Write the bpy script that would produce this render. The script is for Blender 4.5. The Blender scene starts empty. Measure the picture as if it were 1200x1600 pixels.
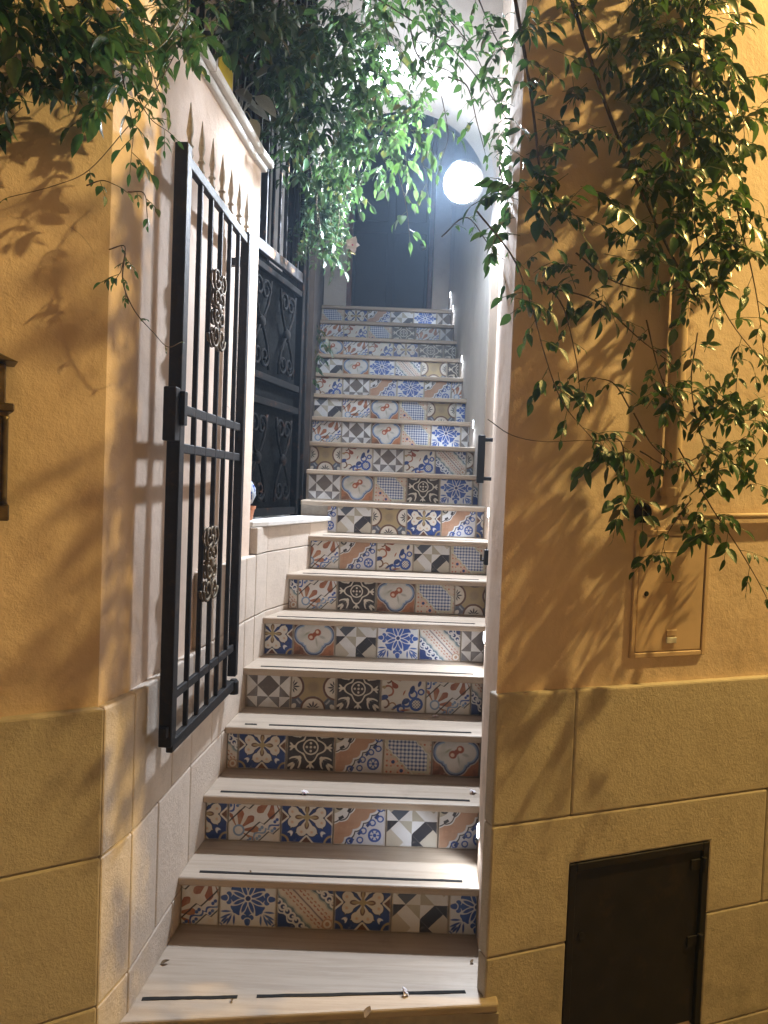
import bpy, bmesh, math, random
import numpy as np
from mathutils import Vector, Matrix
random.seed(7)
RNG = np.random.default_rng(11)
SC = bpy.context.scene
COL = SC.collection
R = math.radians

# ------------------------------------------------------------------ camera
CAM_H, PITCH, ROLL, FPX = 1.72, R(-2.0), R(2.2), 1155.0      # focal length for a frame 1600 px high
_f = Vector((0, math.cos(PITCH), math.sin(PITCH)))
_u = Vector((1, 0, 0)).cross(_f)
CR = Vector((1, 0, 0)) * math.cos(ROLL) + _u * math.sin(ROLL)
CU = -Vector((1, 0, 0)) * math.sin(ROLL) + _u * math.cos(ROLL)
cam_d = bpy.data.cameras.new('camera')
cam_d.sensor_fit = 'VERTICAL'
cam_d.sensor_height = 36.0
cam_d.lens = FPX / 1600 * 36.0
cam_d.clip_end = 300
cam_d.clip_start = 0.02
cam = bpy.data.objects.new('camera', cam_d)
COL.objects.link(cam)
cam.matrix_world = Matrix(((CR.x, CU.x, -_f.x, 0), (CR.y, CU.y, -_f.y, 0), (CR.z, CU.z, -_f.z, CAM_H), (0, 0, 0, 1)))
SC.camera = cam

# ------------------------------------------------------------------ world, exposure
world = bpy.data.worlds.new('World')
SC.world = world
world.use_nodes = True
wn = world.node_tree.nodes
sky = wn.new('ShaderNodeTexSky')
sky.sky_type = 'NISHITA'
sky.sun_disc = False
sky.sun_elevation = R(-3.0)
sky.sun_rotation = R(120)
world.node_tree.links.new(sky.outputs[0], wn['Background'].inputs[0])
wn['Background'].inputs[1].default_value = SKY_STRENGTH = 0.15
SC.view_settings.view_transform = 'Standard'
SC.view_settings.look = 'None'
SC.view_settings.exposure = 0.4
SC.view_settings.gamma = 1.0
SC.render.engine = 'CYCLES'
SC.cycles.use_denoising = True
SC.cycles.use_adaptive_sampling = True
SC.cycles.adaptive_threshold = 0.03
SC.cycles.adaptive_min_samples = 16
SC.cycles.max_bounces = 5
SC.cycles.volume_bounces = 0
SC.cycles.diffuse_bounces = 3
SC.cycles.glossy_bounces = 2
SC.cycles.transmission_bounces = 3
SC.cycles.sample_clamp_indirect = 3.0
SC.cycles.sample_clamp_direct = 0.0
SC.cycles.caustics_reflective = False
SC.cycles.caustics_refractive = False
STREET_W, LAMP_W, LAMP2_W, STEP_W = 860.0, 330.0, 12.0, 3.0

# ------------------------------------------------------------------ surveying helpers (picture of 1200 x 1600 -> place)
C0 = Vector((0, 0, CAM_H))
def ray(px, py):
    return CR * ((px - 600) / FPX) - CU * ((py - 800) / FPX) + _f
def at_y(px, py, y):
    d = ray(px, py)
    return C0 + d * (y / d.y)
def at_z(px, py, z):
    d = ray(px, py)
    return C0 + d * ((z - CAM_H) / d.z)
def at_plane(px, py, p0, n):
    d = ray(px, py)
    p0, n = Vector(p0), Vector(n)
    return C0 + d * ((p0 - C0).dot(n) / d.dot(n))

# ------------------------------------------------------------------ object helpers
def tag(o, label=None, cat=None, group=None, kind=None):
    if label: o['label'] = label
    if cat: o['category'] = cat
    if group: o['group'] = group
    if kind: o['kind'] = kind
    return o
def empty(name, loc=(0, 0, 0)):
    o = bpy.data.objects.new(name, None)
    o.empty_display_size = 0.05
    COL.objects.link(o)
    o.location = loc
    return o
def link(name, me, mat, parent=None):
    if mat is not None and len(me.materials) == 0:
        me.materials.append(mat)
    o = bpy.data.objects.new(name, me)
    COL.objects.link(o)
    if parent is not None:
        o.parent = parent
        q = parent
        off = Vector((0, 0, 0))
        while q is not None:
            off += q.location
            q = q.parent
        o.location = -off            # meshes are written in world coordinates
    return o
class MB:
    """collects shapes into one mesh"""
    def __init__(s):
        s.v, s.f, s.uv = [], [], None
        s.smooth = False
    def add(s, vs, fs):
        b = len(s.v)
        s.v += [tuple(v) for v in vs]
        s.f += [tuple(i + b for i in f) for f in fs]
        return s
    def prism(s, poly, z0, z1):
        n = len(poly)
        a = sum(poly[i][0] * poly[(i + 1) % n][1] - poly[(i + 1) % n][0] * poly[i][1] for i in range(n))
        if a < 0: poly = poly[::-1]
        vs = [(p[0], p[1], z0) for p in poly] + [(p[0], p[1], z1) for p in poly]
        fs = [tuple(reversed(range(n))), tuple(range(n, 2 * n))]
        fs += [(i, (i + 1) % n, (i + 1) % n + n, i + n) for i in range(n)]
        return s.add(vs, fs)
    def box(s, c, ax, ay, az):
        """box by centre and three half-axis vectors"""
        c, ax, ay, az = Vector(c), Vector(ax), Vector(ay), Vector(az)
        if ax.cross(ay).dot(az) < 0: ax = -ax
        vs = [c + ax * i + ay * j + az * k for k in (-1, 1) for j in (-1, 1) for i in (-1, 1)]
        return s.add(vs, [(0, 2, 3, 1), (4, 5, 7, 6), (0, 1, 5, 4), (2, 6, 7, 3), (0, 4, 6, 2), (1, 3, 7, 5)])
    def bar(s, a, b, w, d, side=(1, 0, 0)):
        """rectangular bar from a to b; w along side, d across"""
        a, b = Vector(a), Vector(b)
        ax = (b - a)
        L = ax.length
        ax.normalize()
        sd = Vector(side)
        sd = (sd - ax * sd.dot(ax)).normalized()
        t = ax.cross(sd)
        return s.box((a + b) / 2, sd * (w / 2), t * (d / 2), ax * (L / 2))
    def tube(s, pts, r, n=6, cap=True):
        pts = [Vector(p) for p in pts]
        rs = r if isinstance(r, (list, tuple)) else [r] * len(pts)
        vs, fs = [], []
        prev = None
        for i, p in enumerate(pts):
            t = (pts[min(i + 1, len(pts) - 1)] - pts[max(i - 1, 0)]).normalized()
            if prev is None:
                ref = Vector((0, 0, 1)) if abs(t.z) < 0.9 else Vector((1, 0, 0))
                x = t.cross(ref).normalized()
            else:
                x = (prev - t * prev.dot(t)).normalized()
            prev = x
            y = t.cross(x)
            for k in range(n):
                a = 2 * math.pi * k / n
                vs.append(p + (x * math.cos(a) + y * math.sin(a)) * rs[i])
        for i in range(len(pts) - 1):
            for k in range(n):
                fs.append((i * n + k, i * n + (k + 1) % n, (i + 1) * n + (k + 1) % n, (i + 1) * n + k))
        if cap:
            fs.append(tuple(reversed(range(n))))
            fs.append(tuple((len(pts) - 1) * n + k for k in range(n)))
        return s.add(vs, fs)
    def lathe(s, base, prof, n=24, axis=(0, 0, 1)):
        ax = Vector(axis).normalized()
        ref = Vector((0, 0, 1)) if abs(ax.z) < 0.9 else Vector((1, 0, 0))
        x = ax.cross(ref).normalized()
        y = ax.cross(x)
        vs, fs = [], []
        for r, h in prof:
            for k in range(n):
                a = 2 * math.pi * k / n
                vs.append(Vector(base) + ax * h + (x * math.cos(a) + y * math.sin(a)) * r)
        for i in range(len(prof) - 1):
            for k in range(n):
                fs.append((i * n + k, i * n + (k + 1) % n, (i + 1) * n + (k + 1) % n, (i + 1) * n + k))
        fs.append(tuple(reversed(range(n))))
        fs.append(tuple((len(prof) - 1) * n + k for k in range(n)))
        return s.add(vs, fs)
    def mesh(s, name, bevel=0.0, smooth=False, segs=1):
        me = bpy.data.meshes.new(name)
        me.from_pydata(s.v, [], s.f)
        bm = bmesh.new()
        bm.from_mesh(me)
        bmesh.ops.recalc_face_normals(bm, faces=bm.faces)
        if bevel > 0:
            ed = [e for e in bm.edges if len(e.link_faces) == 2 and e.calc_face_angle(0) > 0.5]
            bmesh.ops.bevel(bm, geom=ed, offset=bevel, segments=segs, profile=0.5, affect='EDGES', clamp_overlap=True)
        bm.to_mesh(me)
        bm.free()
        if smooth:
            for p in me.polygons: p.use_smooth = True
        me.update()
        return me
    def build(s, name, mat, parent=None, bevel=0.0, smooth=False, segs=1):
        return link(name, s.mesh(name, bevel, smooth, segs), mat, parent)

# ------------------------------------------------------------------ node-expression helper: python arithmetic -> Math nodes
class NT:
    def __init__(s, mat):
        s.t = mat.node_tree
        s.n = s.t.nodes
        s.l = s.t.links
NTC = [None]
class X:
    """a scalar socket or a constant"""
    def __init__(s, v): s.v = v
    @staticmethod
    def w(a): return a if isinstance(a, X) else X(float(a))
    def is_c(s): return isinstance(s.v, float)
    def __add__(a, b): return mth('ADD', a, b)
    __radd__ = __add__
    def __sub__(a, b): return mth('SUBTRACT', a, b)
    def __rsub__(a, b): return mth('SUBTRACT', b, a)
    def __mul__(a, b): return mth('MULTIPLY', a, b)
    __rmul__ = __mul__
    def __truediv__(a, b): return mth('DIVIDE', a, b)
    def __neg__(a): return mth('MULTIPLY', a, -1.0)
def mth(op, a, b=None, c=None, clamp=False):
    nt = NTC[0]
    n = nt.n.new('ShaderNodeMath')
    n.operation = op
    n.use_clamp = clamp
    for i, q in enumerate((a, b, c)):
        if q is None: continue
        q = X.w(q)
        if q.is_c(): n.inputs[i].default_value = q.v
        else: nt.l.new(q.v, n.inputs[i])
    return X(n.outputs[0])
def xabs(a): return mth('ABSOLUTE', a)
def xmax(a, *bs):
    for b in bs: a = mth('MAXIMUM', a, b)
    return a
def xmin(a, *bs):
    for b in bs: a = mth('MINIMUM', a, b)
    return a
def xsin(a): return mth('SINE', a)
def xcos(a): return mth('COSINE', a)
def xsqrt(a): return mth('SQRT', a)
def cov(d, k=90.0): return mth('MULTIPLY_ADD', d, -k, 0.5, clamp=True)      # inside of a distance field
def hyp(a, b): return xsqrt(a * a + b * b)
def circ(x, y, cx, cy, r): return hyp(x - cx, y - cy) - r
def ell(x, y, cx, cy, rx, ry, ang=0.0):
    dx, dy = x - cx, y - cy
    if ang:
        c, s_ = math.cos(ang), math.sin(ang)
        dx, dy = dx * c + dy * s_, dy * c - dx * s_
    return (hyp(dx * (1 / rx), dy * (1 / ry)) - 1.0) * min(rx, ry)
def ring(x, y, cx, cy, r, w): return xabs(circ(x, y, cx, cy, r)) - w
def lay(col, rgb, m):
    """paint colour rgb over col where mask m"""
    nt = NTC[0]
    n = nt.n.new('ShaderNodeMix')
    n.data_type = 'RGBA'
    m = X.w(m)
    if m.is_c(): n.inputs[0].default_value = m.v
    else: nt.l.new(m.v, n.inputs[0])
    for i, q in ((6, col), (7, rgb)):
        if isinstance(q, tuple): n.inputs[i].default_value = (*q, 1)
        else: nt.l.new(q, n.inputs[i])
    return n.outputs[2]
def new_mat(name):
    m = bpy.data.materials.new(name)
    m.use_nodes = True
    NTC[0] = NT(m)
    return m, m.node_tree.nodes['Principled BSDF']
def node(t, **kw):
    n = NTC[0].n.new(t)
    for k, v in kw.items(): setattr(n, k, v)
    return n
def noise(scale, detail=4.0, rough=0.6, vec=None, dims='3D', stretch=None):
    n = node('ShaderNodeTexNoise')
    n.inputs['Scale'].default_value = scale
    n.inputs['Detail'].default_value = detail
    n.inputs['Roughness'].default_value = rough
    if vec is None:
        vec = node('ShaderNodeTexCoord').outputs['Object']
    if stretch:
        mp = node('ShaderNodeMapping')
        mp.inputs['Scale'].default_value = stretch
        NTC[0].l.new(vec, mp.inputs[0])
        vec = mp.outputs[0]
    NTC[0].l.new(vec, n.inputs['Vector'])
    return X(n.outputs['Fac'])
def smooth(a, lo, hi):
    n = node('ShaderNodeMapRange')
    n.interpolation_type = 'SMOOTHSTEP'
    n.inputs[1].default_value, n.inputs[2].default_value = lo, hi
    NTC[0].l.new(a.v, n.inputs[0])
    return X(n.outputs[0])
def bump(bsdf, h, strength, dist=0.01):
    b = node('ShaderNodeBump')
    b.inputs['Strength'].default_value = strength
    b.inputs['Distance'].default_value = dist
    NTC[0].l.new(h.v, b.inputs['Height'])
    NTC[0].l.new(b.outputs[0], bsdf.inputs['Normal'])
def setc(bsdf, col):
    if isinstance(col, tuple): bsdf.inputs['Base Color'].default_value = (*col, 1)
    else: NTC[0].l.new(col, bsdf.inputs['Base Color'])
def setx(sock, x):
    if isinstance(x, X) and not x.is_c(): NTC[0].l.new(x.v, sock)
    else: sock.default_value = X.w(x).v

# ------------------------------------------------------------------ materials
M = {}
def simple(name, col, rough=0.5, metal=0.0, var=0.25, scale=18.0, bmp=0.15, bdist=0.002, col2=None, coat=0.0, spec=0.5):
    m, b = new_mat(name)
    n = noise(scale)
    dark = tuple(c * (1 - var) for c in col)
    c = lay(dark, tuple(min(1, q * (1 + var * 0.4)) for q in col), smooth(n, 0.3, 0.7))
    if col2:
        c = lay(c, col2, smooth(noise(scale * 0.6, 6, 0.7), 0.56, 0.66))
    setc(b, c)
    b.inputs['Metallic'].default_value = metal
    b.inputs['Coat Weight'].default_value = coat
    b.inputs['Specular IOR Level'].default_value = spec
    setx(b.inputs['Roughness'], noise(scale * 2) * 0.25 + (rough - 0.12))
    if bmp: bump(b, noise(scale * 4, 5), bmp, bdist)
    M[name] = m
    return m
def plaster(name, base, blotch, rough=0.85):
    m, b = new_mat(name)
    big = noise(1.3, 5, 0.6)
    mid = noise(7.0, 6, 0.65)
    c = lay(base, blotch, smooth(big * 0.65 + mid * 0.35, 0.42, 0.66))
    streak = noise(5.0, 5, 0.6, stretch=(1.0, 1.0, 0.12))
    c = lay(c, tuple(q * 0.72 for q in base), smooth(streak, 0.56, 0.78) * 0.45)
    c = lay(c, tuple(min(1, q * 1.1) for q in base), smooth(noise(24, 3), 0.6, 0.8) * 0.35)
    zc = node('ShaderNodeSeparateXYZ')
    NTC[0].l.new(node('ShaderNodeNewGeometry').outputs['Position'], zc.inputs[0])
    low = 1.0 - smooth(X(zc.outputs[2]) + noise(3.0, 4) * 0.7, 1.25, 1.75)
    c = lay(c, tuple(q * 0.55 for q in blotch), low * smooth(noise(9, 6, 0.7), 0.40, 0.70) * 0.55)
    c = lay(c, tuple(q * 0.60 for q in blotch), smooth(noise(2.2, 7, 0.75), 0.60, 0.74) * 0.35)
    # hairline cracks and small stains
    v = node('ShaderNodeTexVoronoi', feature='DISTANCE_TO_EDGE')
    v.inputs['Scale'].default_value = 1.7
    tc = node('ShaderNodeTexCoord')
    mixv = node('ShaderNodeVectorMath', operation='ADD')
    NTC[0].l.new(tc.outputs['Object'], mixv.inputs[0])
    nz = node('ShaderNodeTexNoise')
    nz.inputs['Scale'].default_value = 4.0
    NTC[0].l.new(tc.outputs['Object'], nz.inputs['Vector'])
    sc_ = node('ShaderNodeVectorMath', operation='SCALE')
    sc_.inputs['Scale'].default_value = 0.35
    NTC[0].l.new(nz.outputs['Color'], sc_.inputs[0])
    NTC[0].l.new(sc_.outputs[0], mixv.inputs[1])
    NTC[0].l.new(mixv.outputs[0], v.inputs['Vector'])
    crack = cov(X(v.outputs['Distance']) - 0.0022, 400) * smooth(noise(1.1), 0.55, 0.62)
    c = lay(c, tuple(q * 0.45 for q in base), crack * 0.6)
    setc(b, c)
    b.inputs['Roughness'].default_value = rough
    hgt = noise(3.2, 3, 0.5) * 1.0 + noise(38, 5, 0.65) * 0.16 + noise(160, 3, 0.6) * 0.05
    bump(b, hgt, 0.6, 0.028)
    M[name] = m
    return m
plaster('peach_plaster', (0.76, 0.61, 0.495), (0.68, 0.53, 0.41))
plaster('white_plaster', (0.70, 0.66, 0.62), (0.60, 0.55, 0.52))
def stone(name, base, dark, scale=1.0):
    m, b = new_mat(name)
    rnd = X(node('ShaderNodeObjectInfo').outputs['Random'])
    n1 = noise(9 * scale, 6, 0.7)
    n2 = noise(46 * scale, 5, 0.7)
    c = lay(base, dark, smooth(n1 * 0.6 + n2 * 0.4, 0.42, 0.68))
    c = lay(c, tuple(q * 0.72 for q in dark), smooth(noise(120 * scale, 3, 0.6), 0.6, 0.75) * 0.5)
    c = lay(c, tuple(q * 0.8 for q in base), rnd * 0.45)
    c = lay(c, tuple(q * 0.55 for q in dark), smooth(noise(3.1, 7, 0.72), 0.55, 0.75) * 0.45)
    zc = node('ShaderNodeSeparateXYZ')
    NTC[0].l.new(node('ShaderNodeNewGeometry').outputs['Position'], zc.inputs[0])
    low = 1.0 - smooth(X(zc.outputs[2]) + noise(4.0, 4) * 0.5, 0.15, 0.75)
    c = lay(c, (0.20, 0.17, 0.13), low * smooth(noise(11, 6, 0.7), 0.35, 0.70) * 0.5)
    setc(b, c)
    b.inputs['Roughness'].default_value = 0.8
    bump(b, noise(30 * scale, 6, 0.7) * 0.6 + noise(110 * scale, 4, 0.7) * 0.5 + noise(5, 2) * 0.6, 0.6, 0.008)
    M[name] = m
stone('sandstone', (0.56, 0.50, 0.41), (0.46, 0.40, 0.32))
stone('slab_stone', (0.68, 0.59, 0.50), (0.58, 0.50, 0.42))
def travertine():
    m, b = new_mat('tread_travertine')
    rnd = X(node('ShaderNodeObjectInfo').outputs['Random'])
    tc = node('ShaderNodeTexCoord').outputs['Object']
    ad = node('ShaderNodeVectorMath', operation='ADD')
    cb = node('ShaderNodeCombineXYZ')
    NTC[0].l.new((rnd * 31.0).v, cb.inputs[1])
    NTC[0].l.new(tc, ad.inputs[0])
    NTC[0].l.new(cb.outputs[0], ad.inputs[1])
    g1 = noise(2.0, 6, 0.65, vec=ad.outputs[0], stretch=(1.2, 22.0, 22.0))
    g2 = noise(5.0, 5, 0.6, vec=ad.outputs[0], stretch=(1.0, 12.0, 12.0))
    c = lay((0.44, 0.365, 0.29), (0.33, 0.26, 0.195), smooth(g1, 0.38, 0.70) * 0.75)
    c = lay(c, (0.50, 0.425, 0.345), smooth(g2, 0.55, 0.75) * 0.6)
    c = lay(c, (0.22, 0.17, 0.12), smooth(noise(3.5, 6, 0.7, vec=ad.outputs[0]), 0.52, 0.75) * 0.40)
    c = lay(c, (0.22, 0.17, 0.12), smooth(noise(75, 3, 0.6, vec=ad.outputs[0]), 0.70, 0.78) * 0.55)
    setc(b, c)
    setx(b.inputs['Roughness'], g2 * 0.3 + 0.33)
    bump(b, g1 * 0.5 + noise(80, 4) * 0.3, 0.25, 0.003)
    M['tread'] = m
travertine()
simple('marble_white', (0.74, 0.72, 0.68), 0.45, var=0.10, bmp=0.1)
simple('concrete', (0.34, 0.31, 0.28), 0.9, var=0.25, bmp=0.4)
simple('grout', (0.42, 0.38, 0.33), 0.9, var=0.2)
simple('pavement', (0.16, 0.15, 0.135), 0.8, var=0.35, scale=6, bmp=0.5, bdist=0.006)
simple('black_iron', (0.014, 0.013, 0.014), 0.58, 0.0, var=0.3, scale=40, bmp=0.5, bdist=0.0015, spec=0.3, col2=(0.030, 0.019, 0.013))
simple('old_iron', (0.006, 0.0058, 0.0058), 0.9, 0.0, var=0.4, scale=25, bmp=0.4, bdist=0.001, col2=(0.03, 0.014, 0.008), spec=0.08)
simple('rail_paint', (0.030, 0.030, 0.033), 0.5, 0.0, var=0.3, scale=20, bmp=0.3, bdist=0.001, col2=(0.30, 0.17, 0.09))
simple('mesh_iron', (0.014, 0.015, 0.015), 0.8, 0.0, var=0.5, scale=60, bmp=0.5, bdist=0.001, spec=0.1)
simple('brass', (0.17, 0.13, 0.075), 0.6, 0.35, var=0.5, scale=30, bmp=0.3, bdist=0.001, col2=(0.10, 0.07, 0.04))
simple('finial_gold', (0.70, 0.66, 0.57), 0.45, 0.0, var=0.3, scale=40)
simple('cellar_iron', (0.016, 0.011, 0.007), 0.6, 0.0, var=0.35, scale=14, bmp=0.35, bdist=0.001, col2=(0.026, 0.015, 0.008), spec=0.3)
simple('bronze', (0.13, 0.095, 0.045), 0.42, 0.6, var=0.4, scale=24, bmp=0.4, bdist=0.0015)
simple('anti_slip', (0.012, 0.012, 0.012), 0.95, var=0.3, scale=150, bmp=0.8, bdist=0.0015)
simple('ochre_paint', (0.66, 0.49, 0.35), 0.55, var=0.12, scale=5, bmp=0.15)
simple('pipe_paint', (0.66, 0.50, 0.36), 0.5, var=0.2, scale=9, bmp=0.25)
simple('dark_wood', (0.005, 0.006, 0.010), 0.6, var=0.3, scale=10, bmp=0.2)
simple('red_wood', (0.13, 0.045, 0.025), 0.5, var=0.3, scale=12, bmp=0.2)
simple('timber', (0.030, 0.022, 0.018), 0.7, var=0.4, scale=8, bmp=0.3)
simple('terracotta', (0.48, 0.19, 0.09), 0.75, var=0.2, scale=20)
simple('steel', (0.55, 0.55, 0.56), 0.35, 0.9, var=0.1)
simple('white_enamel', (0.75, 0.75, 0.73), 0.4, var=0.06)
simple('yellow_enamel', (0.78, 0.60, 0.02), 0.4, var=0.12)
simple('bark', (0.10, 0.065, 0.035), 0.8, var=0.4, scale=50, bmp=0.5)
simple('green_stem', (0.13, 0.15, 0.05), 0.6, var=0.3, scale=60)
simple('pale_leaf', (0.55, 0.60, 0.60), 0.6, var=0.25, scale=40)
simple('petal', (0.80, 0.76, 0.78), 0.6, var=0.06, scale=60)
simple('petal_pink', (0.55, 0.10, 0.25), 0.6, var=0.2, scale=60)
simple('dry_leaf', (0.16, 0.10, 0.045), 0.8, var=0.4, scale=50)
def blue_vase():
    m, b = new_mat('blue_vase')
    c = lay((0.45, 0.52, 0.60), (0.03, 0.07, 0.30), smooth(noise(26, 3, 0.5), 0.50, 0.56))
    setc(b, c)
    b.inputs['Roughness'].default_value = 0.15
    M['blue_vase'] = m
blue_vase()
def leafmat(name, c1, c2, c3, trans=0.35, rough=0.30):
    m, b = new_mat(name)
    nt = NTC[0]
    geo = node('ShaderNodeNewGeometry')
    oi = node('ShaderNodeObjectInfo')
    r1 = X(geo.outputs['Random Per Island'])
    r2 = X(oi.outputs['Random'])
    rr = mth('FRACT', r1 + r2 * 3.7)
    c = lay(c1, c2, rr)
    c = lay(c, c3, smooth(mth('FRACT', rr * 7.31), 0.72, 0.98))
    c = lay(c, (0.17, 0.12, 0.035), smooth(mth('FRACT', rr * 23.7), 0.955, 0.975) * 0.85)
    c = lay(c, tuple(q * 0.6 for q in c1), smooth(noise(60, 3), 0.5, 0.7) * 0.5)
    setc(b, c)
    b.inputs['Roughness'].default_value = rough
    b.inputs['Specular IOR Level'].default_value = 0.65
    bump(b, noise(90, 3), 0.25, 0.002)
    tr = node('ShaderNodeBsdfTranslucent')
    nt.l.new(lay(c, (0.12, 0.22, 0.04), 0.4), tr.inputs['Color'])
    mx = node('ShaderNodeMixShader')
    mx.inputs[0].default_value = trans
    nt.l.new(b.outputs[0], mx.inputs[1])
    nt.l.new(tr.outputs[0], mx.inputs[2])
    nt.l.new(mx.outputs[0], nt.n['Material Output'].inputs[0])
    M[name] = m
leafmat('leaf', (0.020, 0.075, 0.020), (0.038, 0.125, 0.034), (0.075, 0.17, 0.04))
leafmat('leaf_bright', (0.016, 0.052, 0.022), (0.032, 0.080, 0.032), (0.06, 0.115, 0.038), 0.28)
def glow(name, col, strength):
    m, b = new_mat(name)
    setc(b, (0.8, 0.8, 0.8))
    b.inputs['Emission Color'].default_value = (*col, 1)
    b.inputs['Emission Strength'].default_value = strength
    M[name] = m
COOL = (0.80, 0.88, 1.0)
glow('lamp_glass', COOL, 28.0)
glow('step_glass', (0.88, 0.93, 1.0), 14.0)
glow('street_glass', (1.0, 0.62, 0.24), 30.0)
# ------------------------------------------------------------------ the twelve tile prints
S2 = 1 / math.sqrt(2)
CREAM, WHITE, INK = (0.62, 0.61, 0.585), (0.66, 0.69, 0.74), (0.028, 0.030, 0.042)
NAVY, BLUE, SKYB = (0.018, 0.045, 0.18), (0.030, 0.085, 0.36), (0.20, 0.32, 0.52)
RUST, BROWN, OCHRE, TERRA = (0.30, 0.11, 0.06), (0.12, 0.055, 0.03), (0.34, 0.27, 0.15), (0.42, 0.27, 0.19)
GREY, SLATE, BEIGE, TAUPE = (0.18, 0.185, 0.21), (0.08, 0.10, 0.14), (0.46, 0.44, 0.39), (0.115, 0.10, 0.095)
def tile_mat(name, paint):
    m, b = new_mat('tile_' + name)
    uv = node('ShaderNodeUVMap')
    uv.uv_map = 'UVMap'
    sp = node('ShaderNodeSeparateXYZ')
    NTC[0].l.new(uv.outputs[0], sp.inputs[0])
    x, y = X(sp.outputs[0]) - 0.5, X(sp.outputs[1]) - 0.5
    # hand-made wobble of the print
    wob = node('ShaderNodeTexNoise')
    wob.inputs['Scale'].default_value = 9.0
    NTC[0].l.new(uv.outputs[0], wob.inputs['Vector'])
    s3 = node('ShaderNodeSeparateXYZ')
    NTC[0].l.new(wob.outputs['Color'], s3.inputs[0])
    x = x + (X(s3.outputs[0]) - 0.5) * 0.016
    y = y + (X(s3.outputs[1]) - 0.5) * 0.016
    c = paint(x, y)
    wear = noise(30, 5, 0.7)
    c = lay(c, (0.48, 0.48, 0.47), smooth(wear, 0.56, 0.80) * 0.35)
    rim = xmax(xabs(X(sp.outputs[0]) - 0.5), xabs(X(sp.outputs[1]) - 0.5))
    c = lay(c, (0.40, 0.36, 0.30), smooth(rim + (noise(45, 3) - 0.5) * 0.03, 0.465, 0.495) * 0.75)
    setc(b, c)
    setx(b.inputs['Roughness'], wear * 0.35 + 0.22)
    bump(b, wear, 0.08, 0.001)
    M['tile_' + name] = m
def fold8(x, y):
    ax, ay = xabs(x), xabs(y)
    return ax, ay, xmax(ax, ay), xmin(ax, ay)
def p_clover(x, y):
    ax, ay, m, n = fold8(x, y)
    c = lay(NAVY, BLUE, smooth(noise(12), 0.4, 0.7) * 0.5)
    corner = circ(ax, ay, 0.5, 0.5, 0.0)
    c = lay(c, OCHRE, cov(corner - 0.17))
    c = lay(c, NAVY, cov(corner - 0.13))
    c = lay(c, CREAM, cov(n - (m - 0.345) * 0.9 - 0.018) * cov(0.345 - m))
    c = lay(c, BROWN, cov(n - (m - 0.375) * 0.9) * cov(0.375 - m))
    wedge = xmax(n - m * 0.72 + 0.008, m - 0.31)
    pet = xmin(circ(m, n, 0.265, 0.098, 0.100), wedge)
    pet = xmax(pet, n - m + 0.026)
    c = lay(c, INK, cov(pet - 0.012))
    c = lay(c, CREAM, cov(pet))
    c = lay(c, (0.55, 0.36, 0.24), cov(circ(m, n, 0.285, 0.10, 0.026), 45) * 0.8)
    c = lay(c, BROWN, cov(ell(m, n, 0.155, 0, 0.075, 0.044)))
    c = lay(c, OCHRE, cov(ell(m, n, 0.115, 0, 0.085, 0.027)))
    c = lay(c, (0.36, 0.30, 0.16), cov(circ(x, y, 0, 0, 0.06)))
    flo = xmin(ell(ax, ay, 0.30, 0.30, 0.030, 0.030), ell(ax, ay, 0.325, 0.285, 0.045, 0.016, 0.4), ell(ax, ay, 0.285, 0.325, 0.016, 0.045, -0.4))
    return lay(c, WHITE, cov(flo))
def p_star(x, y):
    ax, ay, m, n = fold8(x, y)
    white = lay(WHITE, (0.50, 0.50, 0.52), smooth(noise(7), 0.4, 0.7))
    grey = lay(GREY, TAUPE, smooth(noise(5), 0.4, 0.6))
    k = 160
    inner = cov(m - 0.25, k)
    side = (1 - inner) * cov(n - 0.25, k)
    corner = cov(0.25 - n, k)
    wm = inner * cov(0.25 - m - n, k) + side * cov(n - m + 0.25, k) + corner * cov(m + n - 0.75, k)
    c = lay(grey, white, wm)
    return lay(c, TAUPE, inner * cov(m + n - 0.25, k))
def p_bars(x, y):
    k = 160
    p, q = (x + y) * S2, (y - x) * S2
    ap, aq = xabs(p), xabs(q)
    a, b = 0.18, 0.40
    sx = cov(-x, 400)
    sy = cov(-y, 400)
    white = lay(WHITE, (0.56, 0.57, 0.58), smooth(noise(6), 0.4, 0.7))
    c = BEIGE
    # four bars round the middle square
    pos_p, pos_q = cov(-p, k), cov(-q, k)
    inp, inq = cov(ap - a, k), cov(aq - a, k)
    c = lay(c, white, pos_p * inq * cov(ap - b, k))
    c = lay(c, white, (1 - pos_p) * inq * cov(ap - b, k))
    c = lay(c, SLATE, pos_q * inp * cov(aq - b, k))
    c = lay(c, INK, (1 - pos_q) * inp * cov(aq - b, k))
    # little triangles where the bars meet at the tile edges
    tri = (1 - inp) * (1 - inq)
    hx = cov(xabs(y) - xabs(x), k)
    c = lay(c, white, tri)
    c = lay(c, INK, tri * (hx * (1 - sy) + (1 - hx) * sx * 1.0))
    c = lay(c, white, inp * inq)
    chk = sx * sy + (1 - sx) * (1 - sy)
    return lay(c, (0.38, 0.37, 0.32), inp * inq * chk)
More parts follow.
